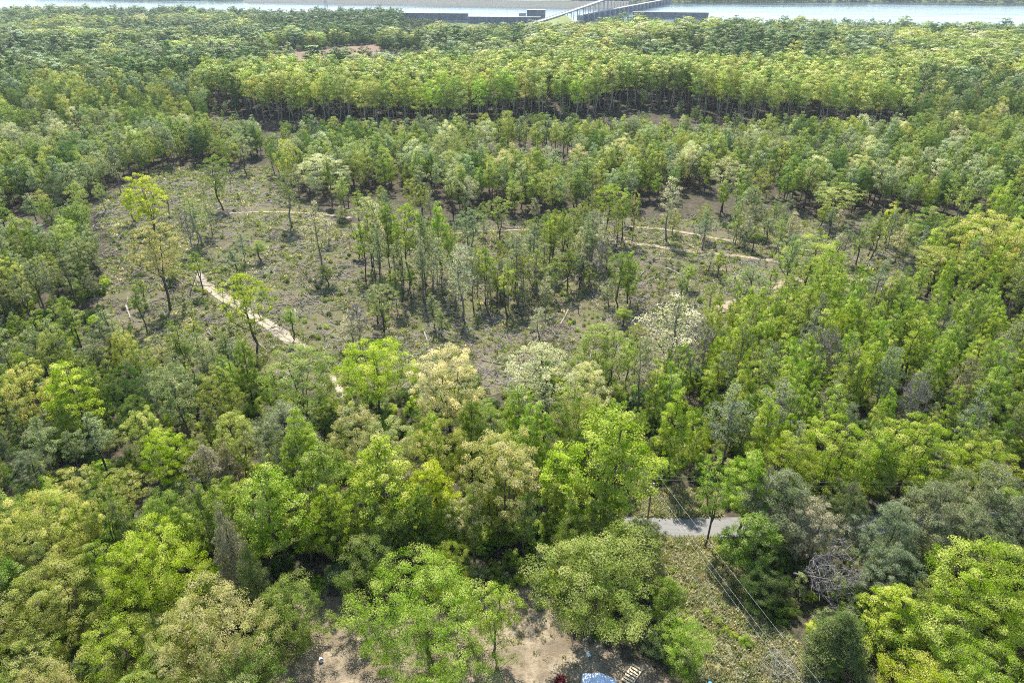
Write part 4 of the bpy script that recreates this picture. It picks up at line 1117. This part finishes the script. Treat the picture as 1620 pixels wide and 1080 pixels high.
# ------------------------------------------------------------------ felled logs and dead poles
def log_thing(x, y, ang, L, r, pale, label, group):
    mb = MB(); n_ = 6; t = np.linspace(0, 1, n_)
    px_ = x + math.cos(ang) * L * (t - .5); py_ = y + math.sin(ang) * L * (t - .5)
    z = H(px_, py_) + r * .7; w = np.cumsum(rng.normal(0, .02 * L, n_)) * .5
    P = np.stack([px_ - x - math.sin(ang) * w, py_ - y + math.cos(ang) * w, z - Hs(x, y)], 1)
    mb.tube(P, r * np.linspace(1, .55, n_), 7)
    o = empty('log', (x, y, Hs(x, y)))
    mb.build('stem', M['deadwood' if pale else 'bark_pale'], o, True)
    e = MB(); d = (P[0] - P[1]) / np.linalg.norm(P[0] - P[1]); e.tube([P[0] + d * .005, P[0] + d * .03], r * .94, 8); e.build('cut_end', M['cutwood'], o)
    for q in range(int(rng.integers(1, 4))):
        b = MB(); i = int(rng.integers(1, n_ - 1)); a2 = ang + rng.choice([-1, 1]) * rng.uniform(.5, 1.1); bl_ = rng.uniform(.4, 1.4)
        b.tube([P[i], P[i] + np.array([math.cos(a2), math.sin(a2), rng.uniform(.2, .8)]) * bl_], [r * .4, r * .15], 4); b.build('branch_stub', M['deadwood' if pale else 'bark_pale'], o)
    tag(o, label, 'log', group)
LOGS = [((258, 455), (264, 440), 1, 'pale split log left of the sandy track'), ((199, 485), (204, 506), 1, 'pale log on the lower left slope of the clearing'), ((467, 490), (469, 507), 1, 'short white log right of the sandy track'),
        ((360, 560), (388, 576), 0, 'grey log with stubs under the lone bright olive tree'), ((283, 566), (305, 584), 0, 'dark log at the lower left edge of the clearing'), ((705, 492), (718, 475), 1, 'pale log at the foot of the island of trees'),
        ((868, 462), (906, 436), 1, 'long pale fallen trunk right of the gully'), ((885, 516), (900, 490), 1, 'pale log crossing the slope right of the gully'), ((736, 538), (754, 545), 1, 'thick white log at the front of the clearing'),
        ((668, 522), (676, 544), 1, 'thin white log standing out left of the bare pole'), ((686, 512), (712, 530), 0, 'grey log below the island of trees'), ((762, 570), (800, 578), 0, 'grey curved log just behind the tall cream-white oak'),
        ((276, 440), (292, 455), 0, 'dark leaning log left of the sandy track start'), ((1055, 425), (1085, 440), 1, 'pale log between the two clay tracks'), ((1005, 445), (1020, 430), 0, 'grey log left of the clay tracks'),
        ((480, 465), (500, 478), 0, 'grey log under the slender pale tree'), ((540, 430), (556, 440), 1, 'pale log left of the island of trees'), ((430, 400), (448, 394), 0, 'grey log in the upper clearing below the slim tree'),
        ((400, 300), (415, 306), 0, 'grey log near the top of the clearing'), ((250, 385), (266, 392), 0, 'grey log left of the thin young tree'), ((850, 520), (876, 528), 0, 'grey log in the gully bottom'), ((640, 565), (668, 560), 1, 'pale log behind the pale yellow round oak'),
        ((1150, 372), (1166, 378), 1, 'pale log beside the upper clay track'), ((1240, 405), (1268, 402), 0, 'grey log at the right end of the upper clay track'), ((930, 455), (948, 470), 0, 'grey log left of the green drooping tree'), ((410, 545), (425, 560), 1, 'pale log beside the lower end of the sandy track')]
for (a, b, pale, lab) in LOGS:
    (x0, y0), (x1, y1) = ground(*a), ground(*b); L = min(math.hypot(x1 - x0, y1 - y0), 16)
    log_thing((x0 + x1) / 2, (y0 + y1) / 2, math.atan2(y1 - y0, x1 - x0), L, min(.34, .1 + .022 * L), pale, lab, 'felled logs in the clearing')
POLES = [((563, 498), 7, .5, 'short leaning dead pole left of the island'), ((610, 552), 6, .7, 'bent dead stem beside the low grey-green tree'), ((1035, 500), 9, .25, 'dead snag with curved top left of the clay track'), ((998, 480), 8, -.3, 'dark dead snag right of the drooping tree'),
         ((1010, 520), 9, .15, 'thin dead pole in front of the clay track'), ((856, 524), 12, .05, 'tall dead pole in the gully'), ((915, 495), 5, .1, 'short dead stub right of the gully'), ((300, 470), 9, .5, 'dead leaning stem at the start of the sandy track'),
         ((195, 560), 8, .3, 'dead stem at the lower left edge of the clearing'), ((490, 450), 5, -.7, 'low dead stem at the foot of the slender pale tree'), ((1150, 430), 6, -.2, 'short dead pole between clay tracks'), ((560, 560), 6, -.5, 'dead stem at the front of the clearing')]
for ((px, py), h, lean, lab) in POLES:
    x, y = ground(px, py); mb = MB(); n_ = 6; t = np.linspace(0, 1, n_); bend = rng.normal(0, .3, 2)
    P = np.stack([lean * h * t ** 1.3 + bend[0] * np.sin(3 * t), bend[1] * np.sin(2.5 * t), h * t], 1); mb.tube(P, .13 * np.linspace(1.2, .3, n_), 5)
    o = empty('dead_pole', (x, y, Hs(x, y) - .1)); mb.build('stem', M['bark'], o, True)
    for q in range(3):
        b = MB(); i = 2 + q; a2 = rng.uniform(0, 6.28); b.tube([P[i], P[i] + np.array([math.cos(a2), math.sin(a2), .8]) * rng.uniform(.7, 1.8)], [.05, .02], 3); b.build('branch', M['bark'], o)
    tag(o, lab, 'dead stem', 'dead poles in the clearing')
# tangle of a dead fallen tree beside the cut
x, y = ground(1250, 930)
mb, LV, LF, lv = gen_tree(907, 9, cb=.2, Rc=5.2, prof='spread', n_cl=90, per=0, leaf=.3, rc=1.3, twigs=10, fork=2, shell=.35, trunk_r=.17, limb=.62)
o = empty('dead_tree', (x, y, Hs(x, y) + 3.4)); o.rotation_euler = (R(58), R(20), R(40)); o.scale = (1.1, 1.1, 1.1)
link('trunk', mb.mesh('dead_tree_trunk', M['dead_grey'], True), o)
tag(o, 'grey leafless tangle of a dead toppled tree beside the power-line cut', 'dead tree')
x, y = ground(1232, 1068)
mb, LV, LF, lv = gen_tree(911, 3.2, cb=.1, Rc=3.2, prof='spread', n_cl=60, per=0, leaf=.3, rc=.8, twigs=6, fork=3, shell=.4, trunk_r=.06)
o = empty('brush_pile', (x, y, Hs(x, y) - .6)); link('branches', mb.mesh('brush_branches', M['deadwood'], True), o)
tag(o, 'pale dry cut brush lying at the bottom of the power-line cut', 'brush pile')

# ------------------------------------------------------------------ power line
M['pole_wood'] = plain('pole_wood', (0.17, 0.13, 0.10), .9, .3, 3)
M['steel'] = plain('steel', (0.45, 0.46, 0.47), .45, .15, 2, .5, .6)
M['wire'] = plain('wire', (0.45, 0.45, 0.43), .4, .1, 2, .5, .2)
M['ceramic'] = plain('ceramic', (0.55, 0.55, 0.52), .3, .1, 2, .5)
def utility_pole(x, y, rz, label):
    o = empty('utility_pole', (x, y, Hs(x, y) - .2), rz)
    m_ = MB(); m_.tube([(0, 0, 0), (0, 0, 5), (0, 0, 11.2)], [.17, .145, .11], 10); m_.build('pole', M['pole_wood'], o, True)
    m_ = MB(); m_.box((0, .16, 10.6), (2.4, .1, .12)); m_.build('crossarm', M['pole_wood'], o)
    for xx in (-1.05, 0.0, 1.05):
        m_ = MB(); m_.tube([(xx, .16, 10.66), (xx, .16, 10.74), (xx, .16, 10.8), (xx, .16, 10.88)] if xx else [(0, 0, 11.2), (0, 0, 11.28), (0, 0, 11.34), (0, 0, 11.42)], [.03, .07, .05, .06], 8); m_.build('insulator', M['ceramic'], o)
    m_ = MB(); m_.tube([(.32, 0, 8.6), (.32, 0, 8.7), (.32, 0, 9.35), (.32, 0, 9.45)], [.12, .2, .2, .1], 12); m_.build('transformer', M['steel'], o, True)
    tag(o, label, 'utility pole', 'utility poles')
    return x, y
A = ground(1024, 826)
B = (52.0, 16.0)
C = (A[0] + 55, A[1] - 1.0)
ang = math.atan2(B[1] - A[1], B[0] - A[0]) + math.pi / 2
utility_pole(A[0], A[1], ang, 'wooden utility pole half hidden by the tall roadside tree')
utility_pole(B[0], B[1], ang, 'wooden utility pole at the near end of the power line')
utility_pole(C[0], C[1], math.pi / 2, 'wooden utility pole behind the pines along the road')
def wire(p, q, sag, label, r=.010):
    t = np.linspace(0, 1, 25); P = np.array(p) + (np.array(q) - np.array(p)) * t[:, None]; P[:, 2] -= sag * 4 * t * (1 - t)
    m_ = MB(); m_.tube(P, r, 4); o = m_.build('power_wire', M['wire'], None, True)
    tag(o, label, 'wire', 'overhead wires')
ca, sa = math.cos(ang), math.sin(ang)
for off, lab in ((-1.05, 'overhead wire of the power-line cut, nearest the yard'), (1.05, 'overhead wire of the power-line cut, nearest the pines')):
    wire((A[0] + ca * off, A[1] + sa * off, Hs(*A) + 10.7), (B[0] + ca * off, B[1] + sa * off, Hs(*B) + 10.7), 1.3, lab)
wire((A[0], A[1], Hs(*A) + 8.0), (B[0], B[1], Hs(*B) + 8.0), 1.6, 'lowest overhead wire of the power-line cut')
wire((A[0], A[1], Hs(*A) + 11.2), (C[0], C[1], Hs(*C) + 11.2), .9, 'upper overhead wire running along the road')
wire((A[0], A[1], Hs(*A) + 10.3), (C[0], C[1], Hs(*C) + 10.3), .9, 'lower overhead wire running along the road')

# ------------------------------------------------------------------ things in the yard
M['tarp'] = plain('tarp', (0.52, 0.60, 0.72), .5, .22, 1.2)
M['lumber'] = plain('lumber', (0.60, 0.48, 0.31), .8, .25, 3)
M['rust'] = plain('rusty_metal', (0.26, 0.13, 0.09), .7, .35, 2)
M['blue'] = plain('blue_plastic', (0.04, 0.22, 0.62), .4, .1, 2)
M['white'] = plain('white_plastic', (0.78, 0.78, 0.78), .4, .05, 2)
M['black'] = plain('black_rubber', (0.02, 0.02, 0.022), .5, .2, 2)
# pale blue pitched tarp roof on posts
x, y = ground(945, 1104); zb = Hs(x, y)
o = empty('canopy', (x, y, zb), R(-12))
for sx in (-1, 1):
    for sy in (-1, 1):
        m_ = MB(); m_.tube([(sx * 2.2, sy * 1.9, 0), (sx * 2.2, sy * 1.9, 2.0)], .035, 6); m_.build('post', M['steel'], o)
nx_, ny_ = 12, 10; V = []
for j in range(ny_ + 1):
    for i in range(nx_ + 1):
        a = -2.4 + 4.8 * i / nx_; b = -2.1 + 4.2 * j / ny_
        V.append((a, b, 2.75 - .34 * abs(a) - .06 * math.cos(b * 2.4) * (1 if abs(a) > 1 else .4) + rng.normal(0, .015)))
ix = np.arange((nx_ + 1) * (ny_ + 1)).reshape(ny_ + 1, nx_ + 1)
Q = np.stack([ix[:-1, :-1], ix[:-1, 1:], ix[1:, 1:], ix[1:, :-1]], -1).reshape(-1, 4)
cv = link('cover', mesh_np('cover', V, [Q], [M['tarp']], smooth_=True), o)
sol = cv.modifiers.new('thickness', 'SOLIDIFY'); sol.thickness = .02
m_ = MB(); m_.tube([(0, -2.1, 2.72), (0, 2.1, 2.72)], .03, 6); m_.build('ridge_pole', M['steel'], o)
tag(o, 'pale blue tarp canopy at the bottom edge under the wide olive-green tree', 'canopy')
# slatted wooden frame
x, y = ground(1000, 1068); o = empty('wooden_frame', (x, y, Hs(x, y) + .05), R(-38))
for sx in (-.75, .75):
    m_ = MB(); m_.box((sx, 0, .12), (.12, 3.2, .14)); m_.build('rail', M['lumber'], o)
for i in range(7):
    m_ = MB(); m_.box((0, -1.5 + i * .5, .215), (1.7, .3, .04)); m_.build('slat', M['lumber'], o)
tag(o, 'pale slatted wooden frame lying right of the blue tarp canopy', 'wooden frame')
# low rusty shed roof
x, y = ground(1095, 1115); o = empty('shed', (x, y, Hs(x, y)), R(4))
m_ = MB()
for sy in (-1.5, 1.5): m_.box((0, sy, .9), (4.0, .08, 1.8))
for sx in (-1.96, 1.96): m_.box((sx, 0, .9), (.08, 2.9, 1.8))
m_.build('wall', M['lumber'], o)
m_ = MB(); k_ = 44; V = []
for j in (-1.8, 1.8):
    for i in range(k_ + 1): V.append((-2.2 + 4.4 * i / k_, j, 1.93 + .1 * (j > 0) + (.018 if i % 2 else -.018)))
m_.add(V, [[i, i + 1, k_ + 2 + i, k_ + 1 + i] for i in range(k_)]); rf = m_.build('roof', M['rust'], o)
sol = rf.modifiers.new('thickness', 'SOLIDIFY'); sol.thickness = .02
tag(o, 'low shed with rust-brown roof at the bottom edge by the cut', 'shed')
x, y = ground(1122, 1086); o = empty('barrel', (x, y, Hs(x, y)))
m_ = MB(); m_.tube([(0, 0, 0), (0, 0, .05), (0, 0, .3), (0, 0, .6), (0, 0, .85), (0, 0, .9)], [.26, .29, .30, .30, .29, .26], 16); m_.build('body', M['blue'], o, True)
m_ = MB(); m_.tube([(0, 0, .895), (0, 0, .93)], .27, 16); m_.build('lid', M['blue'], o)
tag(o, 'small blue barrel behind the rust-brown shed roof', 'barrel')
x, y = ground(507, 1043); o = empty('bucket', (x, y, Hs(x, y)), .4); o.rotation_euler = (R(75), 0, .6); o.location.z += .3
m_ = MB(); m_.tube([(0, 0, 0), (0, 0, .03), (0, 0, .55)], [.24, .26, .33], 14, cap=False); m_.build('shell', M['white'], o, True)
m_ = MB(); m_.tube([(0, 0, .02), (0, 0, .05)], .24, 14); m_.build('bottom', M['black'], o)
tag(o, 'black and white bucket lying in the shade of the yard', 'bucket')
x, y = ground(931, 1038); o = empty('plastic_chair', (x, y, Hs(x, y)), .5)
for sx in (-.22, .22):
    for sy in (-.2, .2):
        m_ = MB(); m_.tube([(sx * 1.1, sy * 1.1, 0), (sx, sy, .43)], .025, 6); m_.build('leg', M['white'], o)
m_ = MB(); m_.box((0, 0, .44), (.5, .48, .04)); m_.build('seat', M['white'], o)
m_ = MB(); m_.box((0, .25, .68), (.48, .04, .46)); m_.build('backrest', M['white'], o)
tag(o, 'white plastic chair under the wide olive-green tree', 'chair')
(x0, y0), (x1, y1) = ground(925, 1012), ground(960, 1000)
log_thing((x0 + x1) / 2, (y0 + y1) / 2, math.atan2(y1 - y0, x1 - x0), math.hypot(x1 - x0, y1 - y0) + .5, .2, 1, 'bleached branch lying behind the trunk of the wide olive-green tree', 'fallen branches in the yard')
TC['crimson'] = (0.22, 0.008, 0.03)
x, y = ground(886, 1080); put_tree('bush', 'crimson', x, y, 1.5, .8, 'small crimson bush at the bottom edge of the sandy yard')
# mailbox post on the verge
x, y = ground(1033, 868); o = empty('mailbox', (x, y, Hs(x, y)), .2)
m_ = MB(); m_.box((0, 0, .5), (.1, .1, 1.0)); m_.build('post', M['pole_wood'], o)
m_ = MB(); m_.box((0, 0, 1.12), (.5, .2, .22)); m_.tube([(-.25, 0, 1.23), (.25, 0, 1.23)], .1, 12); m_.build('box', M['rust'], o)
tag(o, 'small dark post box in the grass below the road', 'post box')

# ------------------------------------------------------------------ river works in the distance
M['concrete'] = plain('concrete', (0.42, 0.41, 0.38), .85, .2, .15)
M['wet_concrete'] = plain('stained_concrete', (0.19, 0.195, 0.19), .8, .35, .08)
M['riprap'] = plain('riprap', (0.13, 0.13, 0.105), .95, .4, .35)
M['gate'] = plain('gate_steel', (0.10, 0.12, 0.14), .6, .2, .3)
M['turf'] = plain('turf', (0.19, 0.22, 0.07), .95, .2, .05)
BR = np.array([(-6, 1165, -6.0), (5, 1190, -1.0), (60, 1300, 5.0), (140, 1500, 13.5), (215, 1700, 21), (330, 2050, 25), (470, 2450, 25)], float)
def along(P, step):
    s = np.r_[0, np.cumsum(np.linalg.norm(np.diff(P, axis=0), axis=1))]; q = np.arange(0, s[-1], step)
    # smooth the corners a little
    X = np.stack([np.interp(q, s, P[:, i]) for i in range(3)], 1); k = 9
    return np.stack([np.convolve(np.pad(X[:, i], k, 'edge'), np.ones(k) / k, 'same')[k:-k] for i in range(3)], 1)
BP = along(BR, 8.0)
def strip(mb, P, w, z0, z1):
    T = np.gradient(P[:, :2], axis=0); T /= np.linalg.norm(T, axis=1)[:, None]; Nn = np.stack([-T[:, 1], T[:, 0]], 1)
    def line(off, z): return np.c_[P[:, :2] + Nn * off, P[:, 2] + z]
    A_, B_, C_, D_ = line(w / 2, z1), line(-w / 2, z1), line(-w / 2, z0), line(w / 2, z0)
    n_ = len(P); V = np.stack([A_, B_, C_, D_], 1).reshape(-1, 3); Q = []
    for i in range(n_ - 1):
        for j in range(4): Q.append([4 * i + j, 4 * i + (j + 1) % 4, 4 * i + 4 + (j + 1) % 4, 4 * i + 4 + j])
    Q += [[0, 3, 2, 1], [4 * n_ - 4, 4 * n_ - 3, 4 * n_ - 2, 4 * n_ - 1]]
    mb.add(V, Q)
o = empty('road_bridge', (0, 0, 0))
m_ = MB(); strip(m_, BP, 10, -1.2, 0); m_.build('deck', M['concrete'], o)
T = np.gradient(BP[:, :2], axis=0); T /= np.linalg.norm(T, axis=1)[:, None]; Nn = np.stack([-T[:, 1], T[:, 0]], 1)
for s in (-1, 1):
    m_ = MB(); strip(m_, np.c_[BP[:, :2] + Nn * s * 5.2, BP[:, 2]], .4, .004, 1.0); m_.build('parapet', M['concrete'], o)
for i in range(len(BP)):
    if BP[i, 1] > 1375 and i % 5 == 0:
        p = BP[i]; a = math.atan2(Nn[i, 1], Nn[i, 0]); m_ = MB(); hgt = p[2] - 1.604 + 18
        for s in (-1, 1): m_.box((p[0] + Nn[i, 0] * 3.6 * s, p[1] + Nn[i, 1] * 3.6 * s, p[2] - 1.604 - hgt / 2), (1.1, 1.3, hgt), a)
        m_.box((p[0], p[1], p[2] - 2.6), (10, 2.1, 1.9), a); m_.build('pier', M['concrete'], o)
tag(o, 'long concrete road bridge curving up over the river dam', 'bridge')
# turf ramp below the road
o = empty('embankment', (0, 0, 0)); P = BP[(BP[:, 1] < 1385)]
T = np.gradient(P[:, :2], axis=0); T /= np.linalg.norm(T, axis=1)[:, None]; Nn2 = np.stack([-T[:, 1], T[:, 0]], 1)
V = []
for off, dz in ((-46, None), (-7, -1.7), (7, -1.7), (46, None)):
    q = P[:, :2] + Nn2 * off; V.append(np.c_[q, (P[:, 2] + dz) if dz is not None else H(q[:, 0], q[:, 1]) - 1.5])
V = np.stack(V, 1); n_ = len(P); V = V.reshape(-1, 3)
Q = [[4 * i + j, 4 * i + j + 1, 4 * i + 5 + j, 4 * i + 4 + j] for i in range(n_ - 1) for j in range(3)] + [[4 * n_ - 4, 4 * n_ - 3, 4 * n_ - 2, 4 * n_ - 1]]
link('slope', mesh_np('slope', V, [np.array(Q)[:, ::-1]], [M['turf']], smooth_=True), o)
tag(o, 'grass embankment carrying the road up to the bridge', 'embankment')
# gated dam
o = empty('dam', (0, 0, 0)); a0, a1 = np.array((135., 1500.)), np.array((470., 2240.)); d = a1 - a0; L = np.linalg.norm(d); a = math.atan2(d[1], d[0]); n_ = 22
for i in range(n_):
    p = a0 + d * i / n_; m_ = MB(); m_.box((p[0], p[1], -10), (3.4, 12, 16), a); m_.build('pier', M['concrete'], o)
    if i < n_ - 1:
        q = a0 + d * (i + .5) / n_; m_ = MB(); m_.box((q[0], q[1], -11), (L / n_ - 3.5, 4, 14), a); m_.build('gate', M['gate'], o)
c = (a0 + a1) / 2; m_ = MB(); m_.box((c[0], c[1], -1.1), (L, 8, 1.4), a); m_.build('walkway', M['concrete'], o)
tag(o, 'gated concrete dam running across the river below the bridge', 'dam')
def wall_thing(name, p, q, top, thick, label, buttress=12):
    p, q = np.array(p, float), np.array(q, float); d = q - p; L = np.linalg.norm(d); a = math.atan2(d[1], d[0]); c = (p + q) / 2
    o = empty(name, (0, 0, 0)); m_ = MB(); m_.box((c[0], c[1], (top - 18) / 2), (L, thick, top + 18), a); m_.build('wall', M['wet_concrete'], o)
    m_ = MB(); m_.box((c[0], c[1], top + .35), (L + .6, thick + .8, .7), a); m_.build('coping', M['concrete'], o)
    nb = Vector((-d[1], d[0], 0)).normalized(); nb = nb if nb.y < 0 else -nb
    for i in range(buttress):
        r_ = p + d * (i + .5) / buttress; m_ = MB(); m_.box((r_[0] + nb.x * (thick / 2 + .5), r_[1] + nb.y * (thick / 2 + .5), (top - 19.4) / 2), (1.6, 1.0, top + 16.6), a); m_.build('buttress', M['wet_concrete'], o)
    for i in range(0, buttress, 3):
        r_ = p + d * (i + .5) / buttress; m_ = MB(); m_.tube([(r_[0], r_[1], top + .7), (r_[0], r_[1], top + 13)], [.22, .14], 6); m_.tube([(r_[0], r_[1], top + 12.9), (r_[0] + 1.6, r_[1], top + 13.2)], .12, 5); m_.build('lamp_post', M['steel'], o)
    tag(o, label, 'lock wall', 'walls of the river lock')
wall_thing('lock_wall', (-375, 1585), (-90, 1545), -1.0, 7, 'long grey lock wall left of the bridge, upstream half')
wall_thing('lock_wall', (-85, 1470), (55, 1452), -2.0, 9, 'dark lock wall nearest the grass embankment')
wall_thing('lock_wall', (262, 1640), (420, 1615), -3.5, 8, 'concrete guide wall standing in the river right of the bridge', 8)
o = empty('lock_house', (48, 1500, 0), -.1)
m_ = MB(); m_.box((0, 0, -4), (36, 14, 24)); m_.build('wall', M['wet_concrete'], o)
m_ = MB(); m_.box((0, 0, 8.4), (37.5, 15.5, .8)); m_.build('roof', M['concrete'], o)
for i in range(5):
    m_ = MB(); m_.box((-13 + i * 6.5, -7.05, 4.5), (3.4, .12, 2.2)); m_.build('window', M['gate'], o)
m_ = MB(); m_.box((-27, -2, -5), (14, 10, 16)); m_.build('annex', M['concrete'], o)
tag(o, 'dark block of the lock house beside the road bridge', 'lock house')
# rubble dam bank on the far side
o = empty('dam_bank', (0, 0, 0)); P = along(np.array([(-820, 2330, 0), (-300, 2180, 0), (60, 2040, 0), (330, 1990, 0)], float), 20.)
T = np.gradient(P[:, :2], axis=0); T /= np.linalg.norm(T, axis=1)[:, None]; Nn2 = np.stack([-T[:, 1], T[:, 0]], 1); Nn2 *= np.sign(-Nn2[:, 1:2]); V = []
for off, zz in ((44, -15), (6, 0), (-6, 0), (-60, -15)): V.append(np.c_[P[:, :2] + Nn2 * off, np.full(len(P), zz) + rng.normal(0, .3, len(P))])
V = np.stack(V, 1).reshape(-1, 3); n_ = len(P); Q = np.array([[4 * i + j, 4 * i + j + 1, 4 * i + 5 + j, 4 * i + 4 + j] for i in range(n_ - 1) for j in range(3)])
link('slope', mesh_np('slope', V, [Q], [M['riprap']]), o)
m_ = MB(); strip(m_, np.c_[P[:, :2], np.full(len(P), .6)], 9, -.5, .3); m_.build('crest_road', M['concrete'], o)
tag(o, 'long grey rubble bank of the dam across the river', 'dam bank')
# transmission tower
x, y = -372.0, 1520.0; o = empty('transmission_tower', (x, y, -8)); m_ = MB(); b = MB(); hgt = 46; W0, W1 = 4.6, .9
def cw(t): return W0 + (W1 - W0) * min(1, t * 1.25)
for sx in (-1, 1):
    for sy in (-1, 1):
        m_.tube([(sx * cw(t), sy * cw(t), hgt * t) for t in np.linspace(0, 1, 8)], .28, 4)
lv_ = np.linspace(0, 1, 8)
for t0, t1 in zip(lv_[:-1], lv_[1:]):
    for s in (-1, 1):
        b.tube([(-cw(t0), s * cw(t0), hgt * t0), (cw(t1), s * cw(t1), hgt * t1)], .16, 3); b.tube([(cw(t0), s * cw(t0), hgt * t0), (-cw(t1), s * cw(t1), hgt * t1)], .16, 3)
        b.tube([(s * cw(t0), -cw(t0), hgt * t0), (s * cw(t1), cw(t1), hgt * t1)], .16, 3)
m_.build('leg', M['steel'], o); b.build('brace', M['steel'], o)
for zz in (30, 36, 42):
    c_ = MB(); c_.tube([(-8, 0, zz), (-2, 0, zz + 1), (2, 0, zz + 1), (8, 0, zz)], .25, 4); c_.build('crossarm', M['steel'], o)
tag(o, 'steel lattice transmission tower on the river bank', 'transmission tower')

# ------------------------------------------------------------------ haze
def haze():
    m, t, o_ = mat('haze')
    v_ = N(t, 'ShaderNodeVolumePrincipled'); v_.inputs['Color'].default_value = (0.80, 0.90, 1.0, 1); v_.inputs['Density'].default_value = HAZE
    v_.inputs['Anisotropy'].default_value = 0.25
    t.links.new(v_.outputs[0], o_.inputs['Volume'])
    m_ = MB(); m_.box((0, 4250, 26), (10400, 9700, 148)); o = m_.build('haze', m)
    tag(o, kind='stuff')
HAZE = 0.000055
haze()
